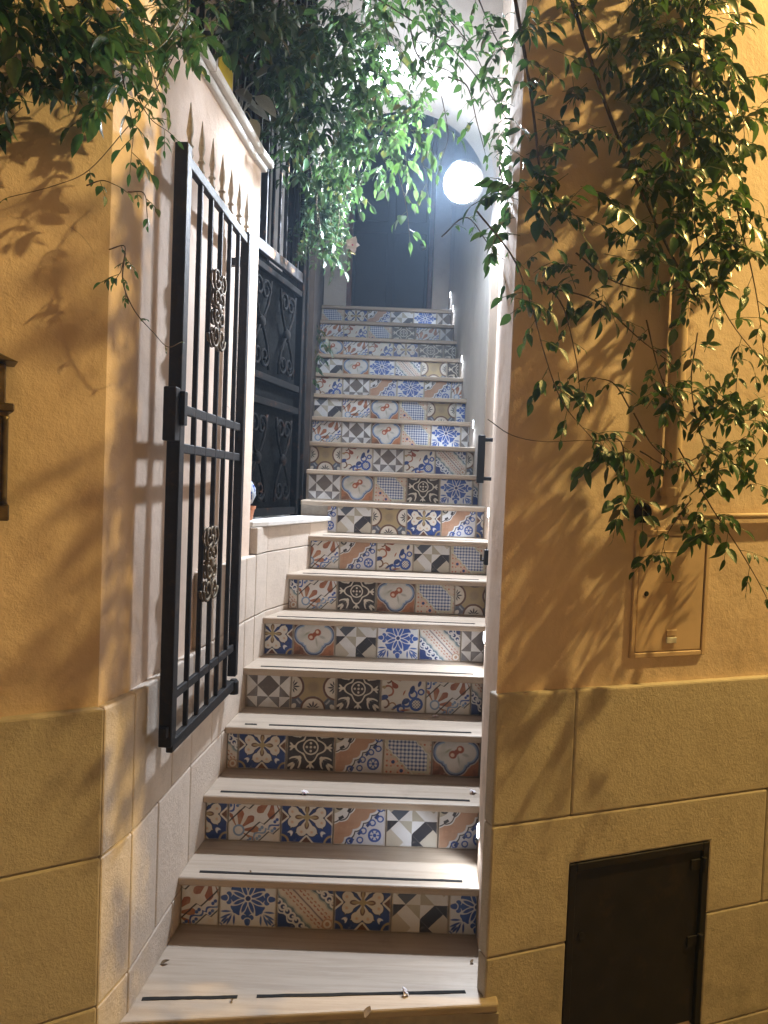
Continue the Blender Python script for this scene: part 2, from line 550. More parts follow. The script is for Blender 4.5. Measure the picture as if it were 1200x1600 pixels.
def p_medallion(x, y):
    ax, ay, m, n = fold8(x, y)
    r = hyp(x, y)
    th = mth('ARCTAN2', y, x)
    ph = mth('PINGPONG', th + math.pi / 8, math.pi / 8)
    px_, py_ = r * xcos(ph), r * xsin(ph)
    blue = lay(BLUE, (0.05, 0.13, 0.42), smooth(noise(10), 0.4, 0.7))
    c = WHITE
    dg = (m - n) * S2
    dl = (m + n) * S2
    lf = xmin(ell(dl, dg, 0.50, 0.045, 0.10, 0.020, 0.35), ell(dl, dg, 0.44, 0.105, 0.085, 0.019, 0.75), ell(dl, dg, 0.56, 0.02, 0.07, 0.02))
    c = lay(c, blue, cov(lf))
    c = lay(c, blue, cov(xabs(circ(ax, ay, 0.5, 0.5, 0.055)) - 0.012))
    fle = xmin(ell(m, n, 0.385, 0.0, 0.105, 0.055), circ(m, n, 0.335, 0.065, 0.048))
    c = lay(c, blue, cov(fle))
    c = lay(c, WHITE, cov(xabs(ell(m, n, 0.43, 0.0, 0.085, 0.075)) - 0.008))
    body = xmax(m - 0.285 - 0.018 * xcos(n * 40.0), n - 0.25)
    c = lay(c, blue, cov(body))
    pt = ell(px_, py_, 0.165, 0.0, 0.135, 0.040)
    c = lay(c, WHITE, cov(xabs(pt) - 0.0085))
    c = lay(c, WHITE, cov(circ(x, y, 0, 0, 0.066)))
    return lay(c, NAVY, cov(circ(x, y, 0, 0, 0.045)))
def p_ring(x, y):
    ax, ay, m, n = fold8(x, y)
    r = hyp(x, y)
    th = mth('ARCTAN2', y, x)
    ivory = (0.60, 0.58, 0.52)
    ink = lay((0.045, 0.036, 0.034), (0.024, 0.022, 0.024), smooth(noise(8), 0.4, 0.6))
    c = ink
    c = lay(c, ivory, cov(xabs(r - 0.262 - 0.052 * xcos(th * 4.0)) - 0.018))
    c = lay(c, ivory, cov(xabs(r - 0.150) - 0.015))
    c = lay(c, ivory, cov(xmin(circ(x, y, 0, 0, 0.026), circ(m, n, 0.082, 0, 0.026))))
    fl = xmin(ell(m, n, 0.375, 0, 0.075, 0.030), ell(m, n, 0.40, 0.045, 0.050, 0.018, 0.8))
    c = lay(c, ivory, cov(fl))
    dl, dg = (m + n) * S2, (m - n) * S2
    lv = xmin(ell(dl, dg, 0.41, 0.075, 0.105, 0.036, 0.55), circ(dl, dg, 0.33, 0.0, 0.045))
    c = lay(c, ivory, cov(lv))
    c = lay(c, ink, cov(ell(dl, dg, 0.445, 0.075, 0.075, 0.020, 0.55)))
    c = lay(c, ivory, cov(ell(dl, dg, 0.56, 0.03, 0.075, 0.028, 0.2)))
    return c
def fan(p, q, cp, cq, r0, r1, nlobe, half):
    dp, dq = p - cp, q - cq
    r = hyp(dp, dq)
    th = mth('ARCTAN2', dq, dp)
    lob = xcos(th * float(nlobe))
    out = r - (r1 - 0.05 * (1.0 - lob))
    gap = 0.10 - lob - (r - r0) * 2.2
    return xmax(xmax(out, r0 - r), xmax(gap * 0.06, xabs(th) - half))
def p_palmette(x, y):
    p, q = (x + y) * S2, (y - x) * S2
    step = smooth(p, -0.02, 0.02)
    qb = xabs(q) - 0.195 + 0.0 * p
    line = xabs(xabs(q + (step - 0.5) * 0.09) - 0.205)
    c = lay(WHITE, (0.60, 0.56, 0.50), smooth(noise(8), 0.4, 0.7))
    f1 = fan(p, q, -0.42, 0.0, 0.09, 0.40, 9, 1.40)
    f2 = fan(-p, q, -0.50, 0.0, 0.09, 0.42, 9, 1.30)
    rust = lay(RUST, (0.38, 0.20, 0.12), smooth(noise(16), 0.4, 0.6))
    c = lay(c, rust, cov(f1))
    c = lay(c, rust, cov(f2))
    c = lay(c, SKYB, cov(xabs(circ(p, q, -0.42, 0, 0.095)) - 0.018))
    aq = xabs(q + (step - 0.5) * 0.09)
    w = xabs(aq - 0.36 + 0.055 * xsin(p * 20.0)) - 0.020
    out = cov(0.225 - aq)
    blue = lay(BLUE, SKYB, smooth(noise(14), 0.45, 0.6))
    c = lay(c, blue, cov(w) * out * cov(aq - 0.445))
    pp = mth('PINGPONG', p + 0.08, 0.157)
    c = lay(c, blue, cov(circ(pp, aq, 0.03, 0.315, 0.032)) * out)
    c = lay(c, blue, cov(circ(pp, aq, 0.125, 0.405, 0.032)) * out)
    c = lay(c, INK, cov(line - 0.013))
    return lay(c, (0.06, 0.07, 0.10), cov(xabs(aq - 0.46) - 0.012))
def p_arch(x, y):
    p, t = (x + y) * S2, (x - y) * S2
    sc1 = xabs(xsin(p * 14.0))
    terra = lay(TERRA, (0.36, 0.20, 0.13), smooth(noise(15, 5), 0.42, 0.66))
    terra = lay(terra, (0.52, 0.33, 0.22), smooth(noise(40, 3), 0.58, 0.7) * 0.6)
    r1 = circ(x, y, -0.52, 0.34, 0.0)
    th1 = mth('ARCTAN2', y - 0.34, x + 0.52)
    b1 = r1 - 0.42 - 0.035 * xabs(xsin(th1 * 5.0))
    b2 = 0.05 - t + 0.050 * sc1
    c = terra
    c = lay(c, WHITE, cov(b1))
    c = lay(c, INK, cov(xabs(b1 + 0.035) - 0.012))
    c = lay(c, INK, cov(xabs(r1 - 0.36) - 0.030) * cov(0.15 - xsin(th1 * 10.0), 6))
    c = lay(c, (0.42, 0.40, 0.34), cov(r1 - 0.24))
    c = lay(c, INK, cov(xabs(circ(x, y, -0.40, 0.24, 0.06)) - 0.018))
    c = lay(c, (0.55, 0.58, 0.66), cov(b2))
    c = lay(c, WHITE, cov(xabs(b2 + 0.030) - 0.014))
    c = lay(c, INK, cov(xabs(b2 + 0.060) - 0.013))
    c = lay(c, NAVY, cov(xabs(t - 0.19) - 0.030) * cov(0.2 - xsin(p * 28.0), 6) * cov(0.12 - t))
    c = lay(c, BLUE, cov(xmin(xabs(circ(x, y, 0.30, -0.30, 0.11)) - 0.020, circ(x, y, 0.30, -0.30, 0.035))))
    dd = mth('PINGPONG', mth('ARCTAN2', y + 0.30, x - 0.30), 0.5236)
    rr = hyp(x - 0.30, y + 0.30)
    c = lay(c, BLUE, cov(ell(rr * xcos(dd), rr * xsin(dd), 0.075, 0, 0.03, 0.014)))
    for cx, cy in ((0.40, 0.02), (0.02, -0.40), (0.40, 0.22), (-0.18, -0.42), (0.25, -0.06), (0.08, -0.22)):
        c = lay(c, BLUE, cov(xabs(circ(x, y, cx, cy, 0.055)) - 0.014))
    return c
def p_ochre(x, y):
    ax, ay, m, n = fold8(x, y)
    d = hyp(m - 0.5, n)
    c = lay((0.10, 0.11, 0.15), SLATE, smooth(noise(9), 0.4, 0.6))
    c = lay(c, CREAM, cov(ell(ax, ay, 0.44, 0.44, 0.07, 0.05, 0.78)))
    c = lay(c, (0.30, 0.34, 0.40), cov(xabs((ax + ay) * S2 - 0.47) - 0.02) * cov(xabs(ax - ay) - 0.09))
    star = xmax(0.292 - d, (ax + ay) * S2 - 0.40)
    c = lay(c, OCHRE, cov(star))
    c = lay(c, (0.25, 0.20, 0.13), smooth(0.19 - hyp(x, y), 0.0, 0.13) * cov(star))
    c = lay(c, BROWN, cov(xabs(d - 0.262) - 0.022))
    cream = lay(CREAM, (0.55, 0.50, 0.42), smooth(noise(8), 0.4, 0.7))
    c = lay(c, cream, cov(d - 0.243))
    fl = xmin(ell(m, n, 0.39, 0.0, 0.070, 0.018), ell(m, n, 0.415, 0.055, 0.062, 0.018, 2.45))
    fl = xmin(fl, ell(m, n, 0.45, 0.095, 0.045, 0.014, 1.9))
    return lay(c, INK, cov(fl))
def p_quatrefoil(x, y):
    ax, ay, m, n = fold8(x, y)
    lob = xmin(circ(m, n, 0.235, 0.0, 0.225), m + n - 0.30)
    lob = xmin(lob, circ(ax, ay, 0.20, 0.20, 0.085))
    c = lay(BROWN, (0.36, 0.15, 0.07), smooth(noise(11), 0.4, 0.6))
    c = lay(c, (0.55, 0.50, 0.43), cov(lob - 0.05, 40))
    c = lay(c, (0.07, 0.10, 0.22), cov(xabs(lob - 0.012) - 0.020, 60))
    c = lay(c, SKYB, cov(lob + 0.004, 60))
    inner = lay((0.60, 0.60, 0.60), (0.42, 0.45, 0.44), smooth(noise(7, 3), 0.45, 0.65))
    inner = lay(inner, (0.40, 0.43, 0.58), smooth(noise(5, 2), 0.55, 0.7) * 0.8)
    c = lay(c, inner, cov(lob + 0.035, 35))
    c = lay(c, (0.20, 0.24, 0.14), cov(ell(x, y, -0.17, 0.03, 0.07, 0.022, 0.6), 40) * 0.7)
    c = lay(c, (0.20, 0.24, 0.18), cov(ell(x, y, 0.06, -0.16, 0.018, 0.09, 0.2), 40) * 0.7)
    c = lay(c, (0.26, 0.30, 0.30), cov(ell(x, y, 0.20, -0.05, 0.07, 0.03, -0.3), 40) * 0.6)
    c = lay(c, (0.30, 0.075, 0.03), cov(xmin(circ(x, y, -0.065, -0.045, 0.085), circ(x, y, 0.085, 0.065, 0.08), ell(x, y, 0.01, 0.01, 0.10, 0.055, 0.7)), 50))
    c = lay(c, (0.66, 0.52, 0.42), cov(circ(x, y, -0.075, -0.055, 0.040), 50))
    return lay(c, (0.66, 0.54, 0.44), cov(circ(x, y, 0.075, 0.075, 0.038), 50))
def p_gingham(x, y):
    t = x + y
    c = lay((0.58, 0.52, 0.46), (0.50, 0.42, 0.36), smooth(noise(9), 0.4, 0.6))
    # sprigged corners
    gx, gy = mth('PINGPONG', x + 0.5, 0.115), mth('PINGPONG', y + 0.5, 0.115)
    c = lay(c, (0.45, 0.16, 0.10), cov(circ(gx, gy, 0.07, 0.05, 0.022)))
    for cx, cy in ((-0.30, -0.24), (-0.12, -0.42), (0.32, 0.30), (0.15, 0.44)):
        rr = hyp(x - cx, y - cy)
        th = mth('ARCTAN2', y - cy, x - cx)
        c = lay(c, (0.62, 0.40, 0.32), cov(rr - 0.075 - 0.018 * xcos(th * 6.0)))
        c = lay(c, NAVY, cov(rr - 0.038))
    band = xabs(t + 0.0 + 0.015 * xsin((x - y) * 22.0)) - 0.36
    fx = xmax(xabs(x), xabs(y)) - 0.41
    zone = xmax(band, fx)
    c = lay(c, (0.44, 0.45, 0.36), cov(xabs(band) - 0.055))
    c = lay(c, CREAM, cov(xabs(band) - 0.022))
    s1 = cov(0.10 - xsin(x * 78.0), 3.0)
    s2 = cov(0.10 - xsin(y * 78.0), 3.0)
    g = lay(WHITE, (0.16, 0.24, 0.45), s1 * 0.62)
    g = lay(g, (0.10, 0.17, 0.38), s2 * 0.62)
    g = lay(g, NAVY, s1 * s2 * 0.8)
    c = lay(c, (0.50, 0.50, 0.40), cov(fx - 0.05) * cov(band))
    return lay(c, g, cov(zone))
def p_arabesque(x, y):
    c = lay((0.64, 0.63, 0.60), (0.54, 0.54, 0.52), smooth(noise(6), 0.4, 0.7))
    f = fan(x * 0.75 + y * 0.2 + 0.0, y * 1.0 - x * 0.15, -0.17, 0.27, 0.03, 0.22, 5, 2.2)
    c = lay(c, (0.24, 0.06, 0.03), cov(f))
    c = lay(c, (0.24, 0.06, 0.03), cov(ell(x, y, -0.14, 0.34, 0.17, 0.020, 0.25)))
    for cx, cy, r, w, col in ((-0.36, 0.24, 0.085, 0.017, BROWN), (-0.34, -0.02, 0.11, 0.020, RUST), (-0.42, -0.30, 0.10, 0.020, BROWN), (-0.24, -0.36, 0.075, 0.015, (0.26, 0.14, 0.05))):
        c = lay(c, col, cov(xabs(circ(x, y, cx, cy, r)) - w) * cov(-0.05 - (x - cx) * 0.8 - (y - cy) * 0.5))
    c = lay(c, NAVY, cov(ell(x, y, -0.43, -0.17, 0.10, 0.055, 0.3)))
    c = lay(c, OCHRE, cov(ell(x, y, -0.44, 0.06, 0.05, 0.03)))
    for cx, cy, r, w in ((0.30, -0.30, 0.125, 0.028), (0.08, -0.28, 0.08, 0.024), (0.22, -0.08, 0.085, 0.022), (0.40, -0.02, 0.06, 0.018), (-0.04, -0.42, 0.07, 0.024)):
        c = lay(c, BLUE, cov(xabs(circ(x, y, cx, cy, r)) - w))
    c = lay(c, NAVY, cov(xmin(ell(x, y, 0.06, -0.24, 0.09, 0.06, 0.5), ell(x, y, 0.20, 0.02, 0.055, 0.10, -0.3), ell(x, y, -0.13, -0.36, 0.12, 0.03, 0.5), ell(x, y, 0.36, 0.16, 0.035, 0.07, -0.4))))
    dots = cov(0.35 - xsin(x * 95.0) * xsin(y * 95.0), 4)
    c = lay(c, NAVY, dots * cov(circ(x, y, 0.30, -0.30, 0.11)))
    c = lay(c, RUST, cov(xmin(ell(x, y, 0.02, -0.05, 0.018, 0.06, -0.4), ell(x, y, 0.05, -0.44, 0.11, 0.02, 0.1))))
    return c
def p_scroll(x, y):
    t, s = (x + y) * S2, (x - y) * S2
    at = xabs(t + 0.02)
    c = lay((0.62, 0.60, 0.57), (0.55, 0.50, 0.47), smooth(noise(9), 0.4, 0.7))
    c = lay(c, (0.16, 0.13, 0.17), cov(xabs(t + 0.02) - 0.015) * 0.85)
    row = mth('PINGPONG', s, 0.045)
    for off, col in ((0.075, (0.34, 0.11, 0.07)), (0.135, (0.40, 0.20, 0.14))):
        c = lay(c, col, cov(ell(row, at, 0.012 if off < 0.1 else 0.034, off, 0.020, 0.011, 0.6)))
    edge = at - 0.215 - 0.014 * xsin(s * 30.0)
    teal = lay((0.10, 0.16, 0.24), (0.16, 0.24, 0.30), smooth(noise(12), 0.4, 0.6))
    c = lay(c, (0.40, 0.45, 0.46), cov(0.0 - edge - 0.0))
    c = lay(c, teal, cov(0.028 - edge))
    c = lay(c, NAVY, cov(0.075 - edge))
    ps = mth('PINGPONG', s + 0.02, 0.115)
    c = lay(c, WHITE, cov(xabs(circ(ps, at, 0.055, 0.345, 0.058)) - 0.017))
    c = lay(c, WHITE, cov(circ(ps, at, 0.075, 0.335, 0.020)))
    c = lay(c, WHITE, cov(xabs(at - 0.43 - 0.03 * xsin(s * 27.0)) - 0.015))
    c = lay(c, TERRA, cov(xabs(circ(x, y, 0.40, -0.40, 0.085)) - 0.014))
    c = lay(c, CREAM, cov(circ(x, y, 0.40, -0.40, 0.075)))
    return lay(c, TERRA, cov(circ(x, y, 0.40, -0.40, 0.04)))
PRINTS = {'A': p_clover, 'B': p_star, 'C': p_bars, 'D': p_medallion, 'E': p_ring, 'F': p_palmette,
          'G': p_arch, 'H': p_ochre, 'I': p_quatrefoil, 'J': p_gingham, 'K': p_arabesque, 'L': p_scroll}
for _k, _p in PRINTS.items(): tile_mat(_k, _p)
# ------------------------------------------------------------------ levels and plan of the place
def zt(k): return 0.168 + 0.182 * k                 # top of tread k
def yk(k): return 2.494 + 0.2456 * (k - 1)          # front edge of tread k
LX = {1: -.671, 2: -.650, 3: -.624, 4: -.593, 5: -.547, 6: -.473, 7: -.396, 8: -.478, 9: -.478, 10: -.496, 11: -.515, 12: -.533,
      13: -.549, 14: -.568, 15: -.585, 16: -.603, 17: -.618}
DADO, J1, J2, STEP_UP = 1.104, 0.700, 0.290, 1.385
def v2(a, b, t): return (a[0] + (b[0] - a[0]) * t, a[1] + (b[1] - a[1]) * t)
def offs(a, b, d):
    """offset of segment a-b to its left by d"""
    L = math.hypot(b[0] - a[0], b[1] - a[1])
    nx, ny = -(b[1] - a[1]) / L, (b[0] - a[0]) / L
    return (a[0] + nx * d, a[1] + ny * d), (b[0] + nx * d, b[1] + ny * d)
def isect(a, b, c, d):
    x1, y1, x2, y2, x3, y3, x4, y4 = *a, *b, *c, *d
    den = (x1 - x2) * (y3 - y4) - (y1 - y2) * (x3 - x4)
    t = ((x1 - x3) * (y3 - y4) - (y1 - y3) * (x3 - x4)) / den
    return (x1 + t * (x2 - x1), y1 + t * (y2 - y1))
def offset_poly(pts, d):
    segs = [offs(pts[i], pts[i + 1], d) for i in range(len(pts) - 1)]
    out = [segs[0][0]]
    for i in range(len(segs) - 1): out.append(isect(*segs[i], *segs[i + 1]))
    out.append(segs[-1][1])
    return out
# outer faces of the stone base, left: street side -> corner -> up along the stairs
LW = [(-4.15, -0.13), (-0.72, 1.941), (-0.687, 2.09), (-0.652, 2.60), (-0.592, 3.23), (-0.572, 3.36)]
LWI = offset_poly(LW, 0.028)                       # plaster face
# right: corner -> along the street
RDIR = (0.938, 0.346)
B0 = (0.364, 2.207)
RW = [B0, (B0[0] + RDIR[0] * 6, B0[1] + RDIR[1] * 6)]
RN = (RDIR[1], -RDIR[0])                           # out of the right-hand street wall
def rw(px, py, d=0.0):
    """point on the right-hand street wall, d out from its stone face"""
    return at_plane(px, py, (B0[0] + RN[0] * d, B0[1] + RN[1] * d, 0), (RN[0], RN[1], 0))
LN = (LW[1][1] - LW[0][1], -(LW[1][0] - LW[0][0]))
_l = math.hypot(*LN)
LN = (LN[0] / _l, LN[1] / _l)
def lw(px, py, d=0.0):
    return at_plane(px, py, (LW[1][0] + LN[0] * d, LW[1][1] + LN[1] * d, 0), (LN[0], LN[1], 0))

GROUND = -0.32
# ------------------------------------------------------------------ ground
g = MB().prism([(-40, -40), (40, -40), (40, 40), (-40, 40)], -0.6, GROUND).build('street_pavement', M['pavement'])
tag(g, kind='structure')

# the house across the narrow street, behind the viewer
oh = empty('opposite_house', (0, -3.9, 0))
tag(oh, 'plastered house across the narrow street, facing the stairs', 'house')
MB().prism([(-8, -4.6), (8, -3.2), (8, -6.0), (-8, -6.0)], GROUND, 6.5).build('plaster', M['peach_plaster'], oh)

# ------------------------------------------------------------------ left: plastered boundary wall
bw = empty('boundary_wall', (-0.72, 1.94, 0))
tag(bw, 'pale plastered wall with coping and stone block base, left of the tiled stairs', 'wall')
WALL_TOP = 3.10
poly = [LWI[0], LWI[1], LWI[2], LWI[3], LWI[4], (-0.603, 3.33), (-1.0, 3.33), (-5.2, 3.33), (-5.2, 0.4)]
MB().prism(poly, GROUND, WALL_TOP).build('plaster', M['peach_plaster'], bw)
# coping: overhanging moulded slab following the wall
cop = offset_poly(LWI[:5] + [(-0.603, 3.33)], -0.045)
cop2 = offset_poly(LWI[:5] + [(-0.603, 3.33)], -0.022)
def strip(mb, o, z0, z1, back=0.28):
    i = offset_poly(o, back)
    for a in range(len(o) - 1):
        mb.prism([o[a], o[a + 1], i[a + 1], i[a]], z0, z1)
cm = MB()
o = cop[:-1] + [(cop[-1][0] + 0.006, 3.375)]
o2 = cop2[:-1] + [(cop2[-1][0] + 0.003, 3.352)]
strip(cm, o, 3.125, 3.155)
cm.build('coping', M['marble_white'], bw, bevel=0.004)
cm = MB()
strip(cm, o2, 3.098, 3.1245, 0.25)
cm.build('coping_moulding', M['white_enamel'], bw, bevel=0.004)
def block(name, a, b, ai, bi, z0, z1, mat, parent, gap=0.001, bev=0.0065, g0=True, g1=True):
    L = math.hypot(b[0] - a[0], b[1] - a[1])
    t = gap / L
    t0, t1 = (t if g0 else 0.0), (1 - t if g1 else 1.0)
    p = [v2(a, b, t0), v2(a, b, t1), v2(ai, bi, t1), v2(ai, bi, t0)]
    return MB().prism(p, z0 + gap, z1 - gap).build(name, mat, parent, bevel=bev, segs=2)
DEEP = offset_poly(LW, 0.06)
J3 = J2 - 0.405
rows_l = [(J1, DADO), (J2, J1), (J3, J2), (GROUND + .002, J3)]
# joints as parameters along each face, per row
seg_j = {0: [[0, .30, .55, .78, .933, 1], [0, .2, .45, .68, .86, 1], [0, .30, .55, .78, .90, 1], [0, .4, .7, 1]],
         1: [[0, 1]] * 4,
         2: [[0, .62, 1], [0, .40, 1], [0, .70, 1], [0, 1]],
         3: [[0, .35, 1], [0, .55, 1], [0, 1], [0, 1]],
         4: [[0, 1]] * 4}
for s_i in range(5):
    a, b = LW[s_i], LW[s_i + 1]
    ai, bi = DEEP[s_i], DEEP[s_i + 1]
    mt = M['sandstone'] if s_i == 0 else M['slab_stone']
    for r, (z0, z1) in enumerate(rows_l):
        js = seg_j[s_i][r]
        for q in range(len(js) - 1):
            last = q == len(js) - 2
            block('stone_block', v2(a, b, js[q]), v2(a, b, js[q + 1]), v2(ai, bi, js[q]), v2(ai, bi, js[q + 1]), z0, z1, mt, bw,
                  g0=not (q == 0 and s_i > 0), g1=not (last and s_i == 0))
    if s_i >= 3:                                   # the base steps up with the stairs
        js = [0.08, 0.6, 1] if s_i == 3 else [0, 1]
        for q in range(len(js) - 1):
            block('stone_block', v2(a, b, js[q]), v2(a, b, js[q + 1]), v2(ai, bi, js[q]), v2(ai, bi, js[q + 1]), DADO, STEP_UP, M['slab_stone'], bw, g0=not (q == 0 and s_i > 3))

# low wall that carries on beside the stairs up to the terrace ledge
lo = empty('low_wall', (-0.5, 3.7, 0))
tag(lo, 'low wall of pale stone slabs with white marble ledge beside the iron grille', 'wall')
LO = [(-0.572, 3.36), (-0.548, 3.52), (-0.472, 3.75), (-0.395, 3.99), (-0.318, 4.24)]
LOD = offset_poly(LO, 0.05)
LEDGE = 1.535
core = [LO[0], *offset_poly(LO, 0.03)[0:], (-0.34, 4.5), (-0.80, 4.5), (-0.95, 3.34)]
MB().prism([offset_poly(LO, 0.035)[0], *offset_poly(LO, 0.035)[1:], (-0.36, 4.225), (-1.6, 4.225), (-1.6, 3.335)], GROUND, LEDGE - 0.027).build('masonry', M['concrete'], lo)
for z0, z1, js in ((0.75, DADO, [0, .45, 1]), (DADO, STEP_UP, [0, .5, 1]), (STEP_UP, LEDGE - 0.026, [0, .62, 1])):
    for s_i in range(4):
        block('stone_slab', LO[s_i], LO[s_i + 1], LOD[s_i], LOD[s_i + 1], z0, z1, M['slab_stone'], lo, gap=0.0022, bev=0.003, g0=s_i in (0, 3), g1=s_i in (2,))
led = offset_poly(LO, -0.022)
MB().prism([(-0.600, 3.378), (led[1][0] - .012, led[1][1] - .05), led[1], led[2], led[3], (led[4][0] - 0.004, 4.232), (-0.62, 4.232), (-0.72, 3.378)], LEDGE - 0.025, LEDGE).build('ledge', M['marble_white'], lo, bevel=0.004)

# ------------------------------------------------------------------ right: house corner
RSIDE = [B0, (0.383, 2.60), (0.582, 4.10), (0.556, 4.90), (0.512, 6.55)]
hs = empty('corner_house', (B0[0], B0[1], 0))
tag(hs, 'peach plastered house corner with rusticated stone base, right of the stairs', 'house')
pl = offs(RW[1], RW[0], 0.0)
face = offs(RW[0], RW[1], 0.024)
poly = [(B0[0] + 0.0, B0[1] + 0.026), *RSIDE[1:3], (0.5735, 4.36), (0.9, 4.36), (0.9, 7.6), (6.2, 7.6), (6.2, face[1][1]), face[1], (B0[0] + 0.012, B0[1] + 0.0295)]
MB().prism(poly, GROUND, 6.4).build('plaster', M['peach_plaster'], hs)
MB().prism([(0.5735, 4.3605), RSIDE[3], RSIDE[4], (0.512, 7.599), (0.8995, 7.599), (0.8995, 4.3605)], GROUND, 6.39).build('passage_side', M['white_plaster'], hs)
deep = offs(RW[0], RW[1], 0.055)
def rt(px, py):
    p = rw(px, py)
    return ((p.x - B0[0]) * RDIR[0] + (p.y - B0[1]) * RDIR[1]) / 6.0
CD0, CD1 = rt(886, 1450), rt(1102, 1450)           # cellar door opening
CDZ = rw(1000, 1333).z
for r, (z0, z1, js) in enumerate(((J1, DADO, [0, rt(898, 1150), .275, .45, .62, .8, 1]),
                                  (J2, J1, [0, rt(1196, 1300), .36, .53, .71, .9, 1]),
                                  (J3, J2, [0, CD0, CD1, .29, .45, .62, .8, 1]), (GROUND + .002, J3, [0, .15, .33, .5, .7, .85, 1]))):
    for q in range(len(js) - 1):
        a, b, ai, bi = (v2(RW[0], RW[1], js[q]), v2(RW[0], RW[1], js[q + 1]), v2(deep[0], deep[1], js[q]), v2(deep[0], deep[1], js[q + 1]))
        if r == 1 and q == 0:                       # the block that is cut out over the cellar door
            gq = 0.0012
            uz = [(0, J2 + gq), (CD0 * 6, J2 + gq), (CD0 * 6, CDZ + .003), (CD1 * 6, CDZ + .003), (CD1 * 6, J2 + gq), (js[1] * 6 - gq, J2 + gq), (js[1] * 6 - gq, J1 - gq), (0, J1 - gq)]
            mbk = MB()
            n8 = len(uz)
            vs = [(B0[0] + RDIR[0] * u - RN[0] * d, B0[1] + RDIR[1] * u - RN[1] * d, z) for d in (0.0, 0.055) for u, z in uz]
            mbk.add(vs, [tuple(range(n8)), tuple(range(2 * n8 - 1, n8 - 1, -1))] + [(i, i + n8, (i + 1) % n8 + n8, (i + 1) % n8) for i in range(n8)])
            mbk.build('stone_block', M['sandstone'], hs, bevel=0.0065, segs=2)
            continue
        if r == 2 and js[q] == CD0: continue
        block('stone_block', a, b, ai, bi, z0, z1, M['sandstone'], hs, g0=q > 0)

# ------------------------------------------------------------------ staircase
st = empty('tiled_staircase', (0, 2.4, 0))
tag(st, 'stone staircase whose risers carry patterned blue, rust and grey tiles', 'staircase')
def right_x(y):
    for a, b in zip(RSIDE[:-1], RSIDE[1:]):
        if a[1] <= y <= b[1]: return a[0] + (b[0] - a[0]) * (y - a[1]) / (b[1] - a[1])
    return RSIDE[-1][0] if y > RSIDE[-1][1] else RSIDE[0][0]
LB = LW[1:] + LO[1:]                               # lower left boundary, to the ledge
def left_lo(y):
    for a, b in zip(LB[:-1], LB[1:]):
        if a[1] <= y <= b[1]: return a[0] + (b[0] - a[0]) * (y - a[1]) / (b[1] - a[1])
    return LB[-1][0]
def left_hi(y):
    k = (y - 2.494) / 0.2456 + 1
    k0 = max(8, min(16, int(math.floor(k))))
    return LX[k0] + (LX[k0 + 1] - LX[k0]) * (k - k0)
TH = 0.030
cb = MB()
def tread_poly(k):
    y0 = yk(k)
    y1 = yk(k + 1) + 0.045 if k < 17 else 6.78
    ys = [y0] + [p[1] for p in LB if y0 < p[1] < y1] + [y1]
    if k <= 7:
        L = [(left_lo(y) - 0.004, y) for y in ys]
        if k == 7: L = [(left_lo(y) - 0.004, min(y, 4.222)) for y in ys if y <= 4.222] + [(-0.33, 4.225), (-0.33, y1)]
    else:
        L = [(left_hi(y0), y0), (left_hi(y1), y1)]
    rs = [y1] + [p[1] for p in RSIDE[::-1] if y0 < p[1] < y1] + [y0]
    Rr = [(right_x(y) + 0.006, y) for y in rs]
    return L + Rr
fr = [(-0.712, 2.045), (0.405, 2.185)]             # front edge of the bottom slab
for k in range(0, 18):
    if k == 0:
        pol = [fr[0], fr[1], (0.405, 2.226), (right_x(2.3) + .006, 2.3), (right_x(2.56) + .006, 2.56), (left_lo(2.56) - .004, 2.56), (left_lo(2.3) - .004, 2.3), (left_lo(2.09) - 0.004, 2.09)]
    else:
        pol = tread_poly(k)
    t = MB().prism(pol, zt(k) - TH, zt(k)).build('tread', M['tread'], st, bevel=0.008, segs=3)
    # anti-slip strip let into the tread
    if k == 0:
        segs = [(at_z(222, 1561, zt(0)), at_z(371, 1558, zt(0))), (at_z(401, 1557, zt(0)), at_z(727, 1550, zt(0)))]
    else:
        yy = yk(k) + 0.042
        xl = (left_lo(yy) if k <= 7 else left_hi(yy)) + 0.05 + 0.02 * random.random()
        xr = right_x(yy) - 0.03 - 0.03 * random.random()
        segs = [(Vector((xl, yy, 0)), Vector((xr, yy + 0.003, 0)))]
        if k == 3: segs = [(Vector((xl, yy, 0)), Vector((xl + 0.05, yy, 0))), (Vector((xl + 0.10, yy + .001, 0)), Vector((xr, yy, 0)))]
    for a, b in segs:
        d = (b - a).normalized()
        n = Vector((-d.y, d.x, 0)) * 0.0065
        ps = []
        N_ = 14
        for i in range(N_ + 1):
            q = a.lerp(b, i / N_)
            ps.append((q.x - n.x + random.uniform(-1, 1) * .0008, q.y - n.y + random.uniform(-1, 1) * .0012))
        for i in range(N_, -1, -1):
            q = a.lerp(b, i / N_)
            ps.append((q.x + n.x, q.y + n.y + random.uniform(-1, 1) * .0012))
        sm = MB().prism(ps, zt(k) - 0.004, zt(k) + 0.0018).build('anti_slip_strip', M['anti_slip'], t)
    # masonry below
    if k >= 1:
        cb.prism([(p[0], max(p[1], yk(k) + 0.036)) for p in pol], (zt(k - 1) - TH * 0.0 - 0.001) if k < 8 else zt(k - 1) - 0.001, zt(k) - TH - 0.0005)
    else:
        cb.prism([(p[0], max(p[1], 2.12)) for p in pol], GROUND, zt(0) - TH - 0.0005)
for k in range(1, 18):                             # body under each flight
    pol = [(-0.72 if k < 7 else -0.60, yk(k) + 0.05), (0.50, yk(k) + 0.05), (0.50, yk(k) + 0.30), (-0.72 if k < 7 else -0.60, yk(k) + 0.30)]
cb.build('stair_masonry', M['grout'], st)
